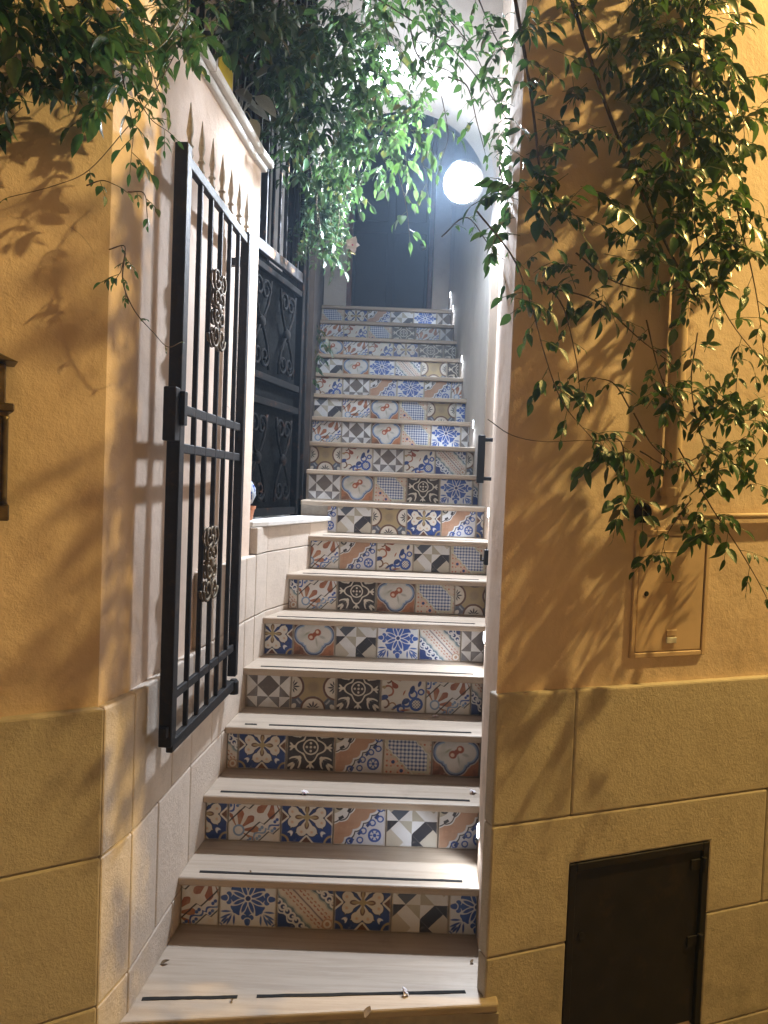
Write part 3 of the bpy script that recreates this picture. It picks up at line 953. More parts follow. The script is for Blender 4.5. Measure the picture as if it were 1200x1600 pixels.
MB().prism([(-0.34, 4.27), (0.50, 4.27), (0.48, 6.78), (-0.62, 6.78), (-0.47, 4.46)], GROUND, 1.60).build('stair_foundation', M['concrete'], st)
# riser tiles: print and width in tile units, left to right (first and last are cut)
ROWS = {1: 'F.66 D L A C D.48', 2: 'A-.42 F A G C G.78', 3: 'L.22 A E G J I', 4: 'B H E K F L.40', 5: 'A-.68 I C D L B.62', 6: 'L.22 F E I J H.85',
        7: 'F-.78 G K C J C.30', 8: 'G-.28 C H A G A.36', 9: 'B I J E D L.30', 10: 'H K B K L H.24', 11: 'F B I J D B.36', 12: 'C F I J H D.34',
        13: 'K B G D G F.20', 14: 'C I D L H E.12', 15: 'I F K A E E.40', 16: 'F K J E F B.45', 17: 'J A G C D B.50'}
TW = 0.2
TILES = {}
def tile_mesh(pr, u0, u1, v1, w, h):
    key = (pr, round(u0, 3), round(u1, 3), round(v1, 3), round(w, 4))
    if key in TILES: return TILES[key]
    c, t = 0.0018, 0.008
    outer = [(0, 0), (w, 0), (w, h), (0, h)]
    inner = [(c, c), (w - c, c), (w - c, h - c), (c, h - c)]
    vs = [(x, 0, z) for x, z in inner] + [(x, c, z) for x, z in outer] + [(x, t, z) for x, z in outer]
    fs = [(0, 1, 2, 3)]
    for b in (0, 4):
        for i in range(4):
            j = (i + 1) % 4
            fs.append((b + i, b + 4 + i, b + 4 + j, b + j))
    me = bpy.data.meshes.new('tile')
    me.from_pydata(vs, [], fs)
    uvl = me.uv_layers.new(name='UVMap')
    for p in me.polygons:
        for li in p.loop_indices:
            co = me.vertices[me.loops[li].vertex_index].co
            uvl.data[li].uv = (u0 + (u1 - u0) * co.x / w, v1 * co.z / h)
    me.materials.append(M['tile_' + pr])
    bm = bmesh.new(); bm.from_mesh(me); bmesh.ops.recalc_face_normals(bm, faces=bm.faces)
    if sum((f.normal.y for f in bm.faces if abs(f.normal.y) > .99)) > 0: bmesh.ops.reverse_faces(bm, faces=bm.faces)
    bm.to_mesh(me); bm.free()
    TILES[key] = me
    return me
for k, row in ROWS.items():
    yr = yk(k) + 0.030                              # face of the riser
    x = (left_lo(yr) + 0.004) if k <= 7 else (-0.325 if k == 8 else left_hi(yr) + 0.012)
    xe = right_x(yr) - 0.003
    items = []
    for it in row.split():
        w = float(it[1:]) if len(it) > 1 else 1.0
        items.append((it[0], w))
    total = sum(abs(w) for _, w in items) * TW
    h = 0.182 - TH - 0.003
    for i, (pr, w) in enumerate(items):
        ww = abs(w) * TW
        last = i == len(items) - 1
        if last: ww = max(0.03, xe - x)
        if x > xe - 0.012: break
        if x + ww > xe: ww = xe - x
        n = min(1.0, ww / TW)
        if i == 0: u0, u1 = 1 - n, 1.0              # first tile keeps its right-hand part
        else: u0, u1 = 0.0, n
        me = tile_mesh(pr, u0, u1, h / TW, ww - 0.0030, h)
        o = bpy.data.objects.new('tile', me)
        COL.objects.link(o)
        o.parent = st
        o.location = (x + 0.0015 - st.location.x, yr - 0.002 + random.uniform(-.0007, .0007) - st.location.y, zt(k - 1) + 0.0015 - st.location.z)
        o.rotation_euler = (random.uniform(-.004, .004), random.uniform(-.003, .003), random.uniform(-.004, .004))
        x += ww
        if x >= xe - 0.01: break

# ------------------------------------------------------------------ head of the stairs: arch, passage and door
ar = empty('archway', (0, 5.3, 0))
tag(ar, 'pale arched wall spanning the upper stairs in front of the dark door', 'archway')
AY0, AY1 = 4.36, 4.62
ac = Vector((0.044, AY0, 3.50))
AR = 0.522
def arch_wall(y0, y1, z_low, z_top, xl, xr):
    mb = MB()
    N_ = 24
    for i in range(N_):
        a0, a1 = math.pi * i / N_, math.pi * (i + 1) / N_
        p0 = (ac.x - AR * math.cos(a0), ac.z + AR * math.sin(a0))
        p1 = (ac.x - AR * math.cos(a1), ac.z + AR * math.sin(a1))
        vs = [(p0[0], y0, p0[1]), (p1[0], y0, p1[1]), (p1[0], y0, z_top), (p0[0], y0, z_top)]
        vs += [(x, y1, z) for x, y, z in vs]
        mb.add(vs, [(0, 1, 2, 3), (7, 6, 5, 4), (0, 4, 5, 1), (3, 2, 6, 7)])
    for xa, xb in ((xl, ac.x - AR - 0.10), (ac.x + AR, xr)):
        if xa == xl: mb.prism([(xb, y0), (ac.x - AR, y0), (ac.x - AR, y1), (xb, y1)], ac.z, z_top)
        mb.prism([(xa, y0), (xb, y0), (xb, y1), (xa, y1)], z_low, z_top)
    return mb
arch_wall(AY0, AY1, zt(9) + 0.001, 6.3, -1.74, right_x(AY0) + 0.003).build('arch_face', M['white_plaster'], ar)
MB().prism([(-1.0, AY1 + .001), (0.53, AY1 + .001), (0.515, 6.86), (-1.0, 6.86)], 5.45, 5.6).build('passage_ceiling', M['white_plaster'], ar)
MB().prism([(-1.0, AY1 + .001), (LX[9] - .004, AY1 + .001), (LX[17] - 0.012, 6.80), (-0.90, 6.80)], 1.61, 5.449).build('passage_wall', M['timber'], ar)
bd = at_y(540, 470, 6.80).x, at_y(675, 470, 6.80).x
DTOP = 5.28 if False else 4.72
for xa, xb in ((-0.625, bd[0]), (bd[1], 0.52)):
    MB().prism([(xa, 6.80), (xb, 6.80), (xb, 7.0), (xa, 7.0)], zt(17) - 0.02, 5.449).build('door_pier', M['white_plaster'], ar)
MB().prism([(bd[0] + .001, 6.80), (bd[1] - .001, 6.80), (bd[1] - .001, 7.0), (bd[0] + .001, 7.0)], 5.16, 5.449).build('lintel', M['white_plaster'], ar)
dr = empty('entrance_door', (bd[0], 6.9, zt(17)))
tag(dr, 'dark panelled door at the head of the tiled stairs', 'door')
DW = bd[1] - bd[0]
MB().prism([(bd[0] + 0.045, 6.90), (bd[1] - 0.045, 6.90), (bd[1] - 0.045, 6.945), (bd[0] + 0.045, 6.945)], zt(17) + 0.004, 5.15).build('door_leaf', M['dark_wood'], dr)
for xa, xb in ((bd[0] + 0.001, bd[0] + 0.044), (bd[1] - 0.044, bd[1] - 0.001)):
    MB().prism([(xa, 6.86), (xb, 6.86), (xb, 6.95), (xa, 6.95)], zt(17) + 0.001, 5.155).build('door_frame', M['red_wood'], dr, bevel=0.003)
for za, zb in ((3.36, 4.05), (4.15, 5.05)):
    for xa, xb in ((0.09, 0.46), (0.54, 0.91)):
        MB().prism([(bd[0] + DW * xa, 6.885), (bd[0] + DW * xb, 6.885), (bd[0] + DW * xb, 6.899), (bd[0] + DW * xa, 6.899)], za, zb).build('door_panel', M['dark_wood'], dr, bevel=0.006)
MB().lathe((bd[0] + DW * 0.88, 6.899, 4.02 - .1), [(0.012, 0), (0.012, 0.03), (0.028, 0.04), (0.03, 0.06), (0.015, 0.075)], 16, (0, -1, 0)).build('door_knob', M['brass'], dr, smooth=True)
# ------------------------------------------------------------------ lamps
def lamp_light(name, kind, loc, energy, col, size=0.03, parent=None, direction=None, spot=None, blend=0.4):
    d = bpy.data.lights.new(name, kind)
    d.energy = energy
    d.color = col
    d.shadow_soft_size = size
    if kind == 'SPOT':
        d.spot_size = spot
        d.spot_blend = blend
    o = bpy.data.objects.new(name, d)
    COL.objects.link(o)
    o.location = loc
    if direction is not None:
        o.rotation_euler = Vector(direction).to_track_quat('-Z', 'Y').to_euler()
    if parent is not None:
        o.parent = parent
        o.location = Vector(loc) - parent.location
    return o
def wall_lamp(pos, wall, label, energy, r=0.085, aim=(-0.35, -1.0, -0.45)):
    """bulkhead lamp: bracket, shallow metal hood behind, round glass"""
    pos, wall = Vector(pos), Vector(wall)
    e = empty('wall_lamp', pos)
    tag(e, label, 'lamp', 'white wall lamps by the arch')
    aim = Vector(aim).normalized()
    back = pos - aim * (r * 0.9)
    MB().lathe(back - aim * 0.05, [(r * 0.45, 0), (r * 0.9, 0.012), (r * 1.12, 0.06), (r * 1.15, 0.075)], 28, aim).build('lamp_hood', M['steel'], e, smooth=True)
    MB().tube([back - aim * 0.045, (back + wall) / 2 + Vector((0, 0, 0.02)), wall], 0.011, 10).build('bracket', M['steel'], e, smooth=True)
    MB().lathe(wall, [(0.05, -0.003), (0.05, 0.012), (0.03, 0.02)], 20, (pos - wall).normalized()).build('wall_rose', M['steel'], e, smooth=True)
    prof = []
    for i in range(11):
        a = math.pi / 2 * i / 10
        prof.append((r * math.cos(a) + 0.001, r * 1.15 * math.sin(a)))
    MB().lathe(back + aim * 0.028, [(r, -0.004)] + prof, 28, aim).build('lamp_glass', M['lamp_glass'], e, smooth=True)
    bp = back + aim * (0.03 + r * 1.15 + 0.055)
    if energy > 50:
        lamp_light('lamp_beam', 'SPOT', bp, energy, COOL, 0.05, e, aim, R(165), 0.4)
        energy *= 0.08
    lamp_light('lamp_bulb', 'POINT', bp, energy, COOL, 0.05, e)
    return e
LP = at_y(718, 286, 4.16)
wall_lamp(LP, (right_x(4.24) - 0.002, 4.24, LP.z + 0.02), 'glaring white lamp on the right wall, lower of the two under the arch', LAMP_W, 0.105, (-0.40, -1.0, -0.42))
L2 = at_y(607, 92, 4.24)
wall_lamp(L2, (L2.x, AY0 - 0.002, L2.z + 0.03), 'white lamp over the arch crown, half hidden by leaves', LAMP2_W, 0.06, (0.05, -1.0, -0.55))
# oval lights let into the wall beside the treads
for i, (k, dy, lab) in enumerate(((1, 0.10, 'oval step light nearest the street'), (4, 0.11, 'oval step light beside the fourth tread'),
                                  (7, 0.11, 'oval step light just below the black handle'), (10, 0.10, 'oval step light just above the black handle'),
                                  (13, 0.10, 'oval step light third from the dark door'), (16, 0.10, 'oval step light second from the dark door'), (17, 0.12, 'oval step light closest to the dark door'))):
    y = yk(k) + dy
    x = right_x(y)
    z = zt(k) + 0.155
    e = empty('step_light', (x, y, z))
    tag(e, lab + ', in the right wall', 'step light', 'oval step lights along the right wall')
    def oval(rx, rz, d0, d1):
        vs, N_ = [], 20
        for d in (d0, d1):
            for q in range(N_):
                a = 2 * math.pi * q / N_
                vs.append((x - d, y + rx * math.cos(a), z + rz * math.sin(a)))
        return MB().add(vs, [tuple(range(N_)), tuple(range(N_, 2 * N_))] + [(q, (q + 1) % N_, (q + 1) % N_ + N_, q + N_) for q in range(N_)])
    oval(0.024, 0.034, -0.02, 0.003).build('bezel', M['steel'], e, bevel=0.0015)
    oval(0.017, 0.026, 0.0, 0.006).build('lens', M['step_glass'], e, bevel=0.002)
    lamp_light('step_bulb', 'SPOT', (x - 0.016, y, z), STEP_W, (0.86, 0.92, 1.0), 0.012, e, (-0.75, -0.32, -0.62), R(150), 0.5)
# street lantern on the house further along, whose warm light rakes the walls
SLP = Vector((B0[0] + RDIR[0] * 2.9 + RN[0] * 1.02, B0[1] + RDIR[1] * 2.9 + RN[1] * 1.02, 4.85))
sl = empty('street_lamp', SLP)
tag(sl, 'wrought iron street lantern on a bracket, high on the peach house', 'street lamp')
wallp = SLP - Vector((RN[0], RN[1], 0)) * 1.044
MB().tube([wallp + Vector((0, 0, 0.1)), wallp + Vector((RN[0] * .25, RN[1] * .25, .42)), SLP + Vector((0, 0, 0.36)), SLP + Vector((0, 0, 0.26))], 0.014, 10).build('bracket', M['black_iron'], sl, smooth=True)
MB().lathe(SLP + Vector((0, 0, 0.08)), [(0.17, 0), (0.16, 0.02), (0.07, 0.13), (0.02, 0.18)], 6).build('lantern_roof', M['black_iron'], sl)
MB().lathe(SLP + Vector((0, 0, -0.30)), [(0.006, -0.05), (0.022, -0.02), (0.026, 0.0), (0.03, 0.01)], 6).build('lantern_finial', M['black_iron'], sl)
for i in range(6):
    a = math.pi / 3 * i
    rr = Vector((math.cos(a), math.sin(a), 0))
    MB().tube([SLP + rr * 0.155 + Vector((0, 0, 0.085)), SLP + rr * 0.022 + Vector((0, 0, -0.295))], 0.004, 6).build('lantern_rib', M['black_iron'], sl)
MB().lathe(SLP + Vector((0, 0, 0.03)), [(0.01, -0.012), (0.032, 0.0), (0.036, 0.025), (0.02, 0.048)], 12).build('lantern_bulb', M['street_glass'], sl, smooth=True)
lamp_light('street_bulb', 'POINT', SLP + Vector((0, 0, -0.04)), STREET_W, (1.0, 0.67, 0.21), 0.05, sl)

# ------------------------------------------------------------------ open iron gate
GN, GF = 2.21, 2.95                                  # depth of its two stiles
def gp(px, py, t):                                   # t = 0 near stile, 1 hinge stile
    return at_y(px, py, GN + (GF - GN) * t)
gt = empty('iron_gate', gp(262, 1160, 0))
tag(gt, 'black iron bar gate with spear tips, standing open against the pale wall', 'gate')
gn = gp(274, 690, 0); gf = gp(373, 740, 1)
gdir = Vector((gf.x - gn.x, gf.y - gn.y, 0)); GW = gdir.length; gdir.normalize()
gnor = Vector((-gdir.y, gdir.x, 0))
z_bot, z_top = gp(258, 1155, 0).z, gp(290, 226, 0).z
tilt = Vector((0.010, 0, 0))
def G(u, z, d=0.0):
    """point in the gate: u along it, z height, d out of plane"""
    return Vector((gn.x, gn.y, 0)) + gdir * u + gnor * d + Vector((0, 0, z)) 
zr = lambda a, b: (gp(*a, 0).z * 0.5 + gp(*b, 1).z * 0.5)
Z_TOPR = z_top - 0.035
Z_M1, Z_M2 = zr((288, 622), (380, 680)), zr((288, 690), (380, 722))
Z_L2, Z_L1 = zr((272, 1078), (368, 1022)), zr((262, 1150), (366, 1085))
def gbar(name, a, b, w, d, mat='black_iron', parent=None, side=None):
    return MB().bar(a, b, w, d, side or gdir).build(name, M[mat], parent or gt, bevel=0.0025)
gbar('stile', G(0, z_bot - 0.02), G(0, z_top), 0.040, 0.040)
gbar('stile', G(GW, z_bot + 0.005), G(GW, Z_TOPR + 0.02), 0.034, 0.034)
for z, w in ((Z_TOPR, 0.034), (Z_M1, 0.030), (Z_M2, 0.030), (Z_L2, 0.030), (Z_L1, 0.040)):
    gbar('rail', G(0.022, z), G(GW - 0.018, z), 0.014 if w < .034 else 0.022, w, side=gnor)
NB = 6
def finial(u, parent):
    b = G(u, Z_TOPR + 0.018)
    prof = [(0.009, 0.0), (0.0125, 0.006), (0.009, 0.014), (0.0075, 0.03), (0.013, 0.036), (0.0075, 0.043), (0.0065, 0.055), (0.0115, 0.078), (0.009, 0.10), (0.0045, 0.135), (0.001, 0.165)]
    MB().lathe(b, prof, 8, (0.0, 0, 1)).build('spear_tip', M['finial_gold'], parent)
for i in range(NB + 1):
    u = 0.052 + (GW - 0.052) * i / NB
    if i < NB:
        b = gbar('bar', G(u, Z_L1 + 0.02), G(u, Z_TOPR + 0.02), 0.0155, 0.0155)
        finial(u, b)
    else:
        st_far = gbar('stile_cap', G(u, Z_TOPR + 0.02), G(u, Z_TOPR + 0.03), 0.03, 0.03)
        finial(u, st_far)
def spiral(mb, c, r, turns, start, flip, w=0.010):
    pts = []
    n = 18
    for i in range(n + 1):
        t = i / n
        a = start + flip * turns * 2 * math.pi * t
        rr = r * (1 - 0.75 * t)
        pts.append(c + gdir * (rr * math.cos(a)) + Vector((0, 0, rr * math.sin(a))))
    return pts
def scrollwork(zc, hh):
    mb = MB()
    uc = 0.052 + (GW - 0.052) * 2.55 / NB
    c0 = G(uc, zc, -0.012)
    for sg in (-1, 1):
        for up in (-1, 1):
            big = c0 + gdir * (sg * 0.036) + Vector((0, 0, up * hh * 0.62))
            p = spiral(mb, big, 0.044, 1.25, math.pi / 2 * (1 - up) + (0 if sg > 0 else math.pi) * 0 + (math.pi if sg > 0 else 0), sg * up * 1.0)
            small = c0 + gdir * (sg * 0.030) + Vector((0, 0, up * hh * 0.18))
            q = spiral(mb, small, 0.032, 1.1, (math.pi if sg > 0 else 0), -sg * up * 1.0)
            for path in (p, q):
                for d_ in (-0.006, 0.006):
                    mb.tube([v + gnor * d_ for v in path], 0.0052, 6)
            mb.tube([c0 + gdir * (sg * 0.006) + Vector((0, 0, up * 0.01)), c0 + gdir * (sg * 0.004) + Vector((0, 0, up * hh * .5)), big + gdir * (-sg * 0.042)], 0.006, 6)
    mb.lathe(c0 - gnor * 0.012, [(0.016, 0), (0.020, 0.010), (0.016, 0.024)], 12, gnor)
    mb.tube([c0 - gdir * 0.05, c0 + gdir * 0.05], 0.007, 6)
    return mb.build('scroll_ornament', M['brass'], gt, smooth=True)
scrollwork(gp(340, 482, .45).z, 0.155)
scrollwork(gp(329, 878, .45).z, 0.150)
lkz0, lkz1 = gp(262, 690, 0).z, gp(262, 607, 0).z
MB().box(G(-0.034, (lkz0 + lkz1) / 2), gdir * 0.026, gnor * 0.019, Vector((0, 0, (lkz1 - lkz0) / 2))).build('lock_case', M['black_iron'], gt, bevel=0.003)
MB().box(G(-0.012, (lkz0 + lkz1) / 2 + 0.02, -0.026), gdir * 0.014, gnor * 0.008, Vector((0, 0, 0.05))).build('lock_plate', M['black_iron'], gt, bevel=0.002)
MB().box(G(-0.030, z_bot + 0.03), gdir * 0.012, gnor * 0.012, Vector((0, 0, 0.016))).build('drop_bolt', M['black_iron'], gt, bevel=0.002)
for zz in (Z_L1 - 0.005, Z_TOPR - 0.08):
    hp = G(GW, zz)
    MB().bar(hp, hp + Vector((-0.075, 0.03, 0)), 0.03, 0.03, (0, 0, 1)).build('hinge_arm', M['black_iron'], gt, bevel=0.002)
MB().lathe(G(GW + 0.026, Z_L1 - 0.045), [(0.020, 0), (0.020, 0.05), (0.012, 0.06)], 14).build('hinge_pin', M['black_iron'], gt)

# ------------------------------------------------------------------ iron grille with its ornamental doors behind the ledge
gr = empty('iron_grille', (-0.66, 3.45, LEDGE))
tag(gr, 'tall dark iron grille with scrolled panels and rusty rail above the marble ledge', 'grille')
GA, GB = Vector((-0.70, 3.40, 0)), Vector((-0.505, 4.20, 0))
qd = (GB - GA); QL = qd.length; qd.normalize(); qn = Vector((qd.y, -qd.x, 0))
def Q(u, z, d=0.0): return GA + qd * u + qn * d + Vector((0, 0, z))
ZR = 2.86
for u in (0.018, QL - 0.018): MB().bar(Q(u, LEDGE), Q(u, 4.6), 0.036, 0.036, qd).build('post', M['old_iron'], gr, bevel=0.003)
for z, w in ((LEDGE + 0.03, 0.04), (2.12, 0.035), (2.24, 0.035), (ZR - 0.09, 0.03), (ZR, 0.055), (4.58, 0.04)):
    MB().bar(Q(0.037, z), Q(QL - 0.037, z), 0.026, w, qn).build('rail', M['rail_paint'] if z == ZR else M['old_iron'], gr, bevel=0.002)
for i in range(8):
    u = 0.10 + (QL - 0.2) * i / 7
    MB().bar(Q(u, ZR + 0.028), Q(u, 4.56), 0.013, 0.013, qd).build('bar', M['rail_paint'] if i % 3 else M['old_iron'], gr)
def qspiral(c, r, turns, start, flip):
    out = []
    for i in range(19):
        t = i / 18
        a = start + flip * turns * 2 * math.pi * t
        rr = r * (1 - 0.72 * t)
        out.append(c + qd * (rr * math.cos(a)) + Vector((0, 0, rr * math.sin(a))))
    return out
for zc, hh in (((2.24 + ZR - 0.1) / 2, 0.22), ((LEDGE + 2.12) / 2 + .01, 0.22)):
    for uc in (QL * 0.29, QL * 0.70):
        mb = MB()
        c0 = Q(uc, zc, 0.012)
        for sg in (-1, 1):
            for up in (-1, 1):
                # lyre-shaped strap with a curl
                pts = [c0 + qd * (sg * a) + Vector((0, 0, up * b)) for a, b in ((0.0, 0.0), (0.035, 0.04), (0.075, 0.10), (0.095, 0.16), (0.105, hh))]
                mb.tube(pts, 0.008, 6)
                mb.tube(qspiral(c0 + qd * (sg * 0.045) + Vector((0, 0, up * (hh - 0.06))), 0.055, 1.2, 0 if sg > 0 else math.pi, sg * up), 0.008, 6)
        mb.lathe(c0 - qn * 0.01, [(0.03, 0), (0.034, 0.012), (0.02, 0.026)], 12, qn)
        mb.build('scroll_panel', M['old_iron'], gr, smooth=True)
# woven wire behind the panels
wm = MB()
for i in range(1, 60):
    u = 0.037 + (QL - 0.074) * i / 60
    wm.bar(Q(u, LEDGE + 0.05, -0.02), Q(u, ZR - 0.03, -0.02), 0.0035, 0.0035, qd)
for i in range(1, 90):
    z = LEDGE + 0.05 + (ZR - LEDGE - 0.08) * i / 90
    wm.bar(Q(0.037, z, -0.024), Q(QL - 0.037, z, -0.024), 0.0035, 0.0035, qn)
tag(wm.build('wire_mesh', M['mesh_iron'], gr), kind='stuff')
MB().bar(Q(0.037, (LEDGE + ZR) / 2 - .68, -0.045), Q(0.037, (LEDGE + ZR) / 2 + .68, -0.045), 0.001, 0.001, qd)
MB().box(Q(QL / 2, (LEDGE + ZR) / 2, -0.05), qd * (QL / 2 - 0.03), qn * 0.003, Vector((0, 0, (ZR - LEDGE) / 2 - 0.02))).build('backing_sheet', M['mesh_iron'], gr)

# ------------------------------------------------------------------ dark boarded fence along the upper flight
fe = empty('board_fence', (-0.72, 4.3, LEDGE))
tag(fe, 'dark boarded fence behind the iron grille, beside the arch', 'fence')
FA, FB = Vector((-0.72, 4.30, 0)), Vector((-1.70, 4.33, 0))
fd = (FB - FA); FL = fd.length; fd.normalize(); fn = Vector((fd.y, -fd.x, 0))
nb = 9
for i in range(nb):
    u = FL * (i + 0.5) / nb
    c = FA + fd * u + fn * random.uniform(-.004, .004)
    MB().box(c + Vector((0, 0, 2.9)), fd * (FL / nb / 2 - 0.004), fn * 0.011, Vector((0, 0, 1.37 + random.uniform(-.01, .01)))).build('board', M['timber'], fe, bevel=0.002)
for z in (1.9, 3.0, 4.05):
    MB().bar(FA + fn * 0.02 + Vector((0, 0, z)), FB + fn * 0.02 + Vector((0, 0, z)), 0.015, 0.08, fn).build('fence_rail', M['timber'], fe)
MB().bar((-0.548, 4.262, zt(8) + .001), (-0.56, 4.262, 4.5), 0.15, 0.05, (1, 0, 0)).build('gate_pier', M['old_iron'], fe, bevel=0.003)
for u in (0.09, FL - 0.03):
    MB().bar(FA + fd * u + fn * 0.05 + Vector((0, 0, 1.5)), FA + fd * u + fn * 0.05 + Vector((0, 0, 4.4)), 0.05, 0.05, fn).build('post', M['timber'], fe)

# ------------------------------------------------------------------ terrace house behind, and railing above the coping
th_ = empty('terrace_house', (-1.9, 5, 0))
tag(th_, 'dark timber clad house wall behind the iron grille and railing', 'house')
for i in range(22):
    z = 0.2 * i + 1.5
    MB().box((-1.75 + .004 * (i % 2), 5.3, z + 0.1), (0.012, 0, 0), (0, 1.95, 0), (0, 0, 0.097)).build('plank', M['timber'], th_, bevel=0.003)
MB().prism([(-1.80, 3.36), (-1.77, 3.36), (-1.77, 7.25), (-1.80, 7.25)], 0.0, 6.0).build('wall', M['timber'], th_)
tr = MB().prism([(-1.765, 4.232), (-0.50, 4.232), (-0.50, 4.35), (-1.765, 4.35)], 1.40, 1.50).build('terrace_floor', M['concrete'])
tag(tr, kind='structure')
rl = empty('terrace_railing', (-0.9, 2.9, WALL_TOP))
tag(rl, 'dark iron railing standing on the pale wall behind its coping', 'railing')
RA, RB = Vector((-0.93, 2.25, 0)), Vector((-0.86, 3.30, 0))
rd = (RB - RA).normalized()
for z in (3.24, 4.25): MB().bar(RA + Vector((0, 0, z)), RB + Vector((0, 0, z)), 0.03, 0.03, rd.cross(Vector((0, 0, 1)))).build('rail', M['black_iron'], rl, bevel=0.002)
for i in range(10):
    p = RA.lerp(RB, (i + 0.5) / 10)
    MB().bar(p + Vector((0, 0, 3.156)), p + Vector((0, 0, 4.24)), 0.018, 0.018, rd).build('bar', M['black_iron'], rl)
# yellow plate on the railing
ys = empty('yellow_plate', at_y(349, 150, 3.02))
tag(ys, 'narrow yellow plate in a white frame fixed to the dark railing', 'sign')
yc = at_y(350, 120, 3.02)
ydir = Vector((0.25, 1, 0)).normalized()
MB().box(yc, ydir * 0.075, ydir.cross(Vector((0, 0, 1))) * 0.004, Vector((0, 0, 0.14))).build('frame', M['white_enamel'], ys, bevel=0.002)
MB().box(yc + ydir.cross(Vector((0, 0, 1))) * 0.006 - Vector((0, 0, .02)), ydir * 0.06, ydir.cross(Vector((0, 0, 1))) * 0.003, Vector((0, 0, 0.10))).build('plate', M['yellow_enamel'], ys)
MB().box(yc + ydir.cross(Vector((0, 0, 1))) * 0.0065 + Vector((0, 0, .105)), ydir * 0.055, ydir.cross(Vector((0, 0, 1))) * 0.003, Vector((0, 0, 0.014))).build('black_band', M['anti_slip'], ys)

# ------------------------------------------------------------------ pull handle on the right-hand wall
ph = empty('pull_handle', (0.5, 3.9, 1.9))
tag(ph, 'black square pull handle on the right wall below a step light', 'handle')
hy = 3.62
hx = right_x(hy)
ht, hb = at_y(759, 680, hy - .0), at_y(757, 755, hy)
hx0 = hx - 0.055
MB().bar((hx0, hy, hb.z), (hx0, hy, ht.z), 0.034, 0.028, (1, 0, 0)).build('grip', M['black_iron'], ph, bevel=0.003)
for z in (hb.z + 0.022, ht.z - 0.022):
    MB().bar((hx0 + 0.017, hy, z), (hx + 0.002, hy, z), 0.018, 0.018, (0, 1, 0)).build('arm', M['black_iron'], ph, bevel=0.002)
lc = empty('latch_keep', (0.5, 3.1, 1.3))
tag(lc, 'small black latch keep low on the right wall', 'latch')
ly = 3.42
lp = at_y(769, 871, ly)
MB().box((right_x(ly) - 0.010, ly, lp.z), (0.010, 0, 0), (0, 0.018, 0), (0, 0, 0.035)).build('plate', M['black_iron'], lc, bevel=0.002)
MB().tube([(right_x(ly) - 0.018, ly, lp.z - 0.015), (right_x(ly) - 0.034, ly, lp.z - 0.015), (right_x(ly) - 0.034, ly, lp.z + 0.012)], 0.005, 8).build('hook', M['black_iron'], lc)

# ------------------------------------------------------------------ right street wall: pipe, meter box, cellar door
RZ = Vector((0, 0, 1)); RX = Vector((*RDIR, 0)); RO = Vector((*RN, 0))
FACE = -0.024
gpipe = empty('gas_pipe', rw(1055, 790, 0.02))
tag(gpipe, 'peach painted gas pipe running down the wall to the meter box', 'pipe')
pa = rw(1068, 790, FACE + 0.03)
pz = rw(1055, 803, 0.03).z
bx = rw(1047, 790, FACE + 0.036)
pts = [Vector((bx.x, bx.y, 5.5)), Vector((bx.x, bx.y, 2.6)), Vector((bx.x, bx.y, pz + 0.07))]
for i in range(1, 6):
    a = math.pi / 2 * i / 5
    pts.append(Vector((bx.x, bx.y, pz + 0.05 * 0)) + RZ * (0.06 * (1 - math.sin(a)) + 0.0) - RX * (0.06 * (1 - math.cos(a))) + RZ * 0.0)
ex = rw(1006, 806, FACE + 0.036)
pts.append(Vector((ex.x, ex.y, pz)))
MB().tube(pts, 0.027, 16).build('pipe', M['pipe_paint'], gpipe, smooth=True)
for z in (2.05, 2.75, 3.4):
    q = Vector((bx.x, bx.y, z))
    MB().lathe(q - RZ * 0.012, [(0.027, 0), (0.033, 0.001), (0.033, 0.023), (0.027, 0.024)], 16).build('clamp', M['pipe_paint'], gpipe, smooth=False)
MB().lathe(Vector((bx.x, bx.y, pz + 0.055)), [(0.027, 0), (0.032, 0.002), (0.032, 0.028), (0.027, 0.03)], 16).build('elbow_collar', M['pipe_paint'], gpipe)
MB().lathe(Vector((ex.x, ex.y, pz)) + RX * 0.006, [(0.027, 0), (0.032, 0.002), (0.032, 0.02), (0.027, 0.022)], 16, tuple(-RX)).build('end_collar', M['old_iron'], gpipe)
# second thin run along the wall
q0, q1 = rw(1062, 808, FACE + 0.02), rw(1330, 800, FACE + 0.02)
MB().tube([q0, q0.lerp(q1, .5) - RZ * 0.004, q1], 0.011, 10).build('branch_pipe', M['pipe_paint'], gpipe, smooth=True)
mbx = empty('meter_box', rw(1048, 1026, 0))
tag(mbx, 'peach painted meter cabinet door with keyhole and two small labels', 'meter box')
c_ul, c_ur, c_ll = rw(991, 832, FACE), rw(1108, 826, FACE), rw(988, 1027, FACE)
um0 = (Vector(c_ul) - Vector((*B0, 0))).dot(RX); um1 = (Vector(c_ur) - Vector((*B0, 0))).dot(RX)
mz1, mz0 = (c_ul.z + c_ur.z) / 2, (c_ll.z + rw(1101, 1022, FACE).z) / 2
def W(u, z, d=0.0): return Vector((*B0, 0)) + RX * u + RO * (FACE + d) + RZ * z
mw, mh = um1 - um0, mz1 - mz0
for a, b in ((W(um0 + .008, mz0, .006), W(um0 + .008, mz1, .006)), (W(um1 - .008, mz0, .006), W(um1 - .008, mz1, .006)), (W(um0 + .0165, mz0 + .008, .006), W(um1 - .0165, mz0 + .008, .006)), (W(um0 + .0165, mz1 - .008, .006), W(um1 - .0165, mz1 - .008, .006))):
    MB().bar(a, b, 0.012, 0.016, RO).build('frame', M['ochre_paint'], mbx, bevel=0.002)
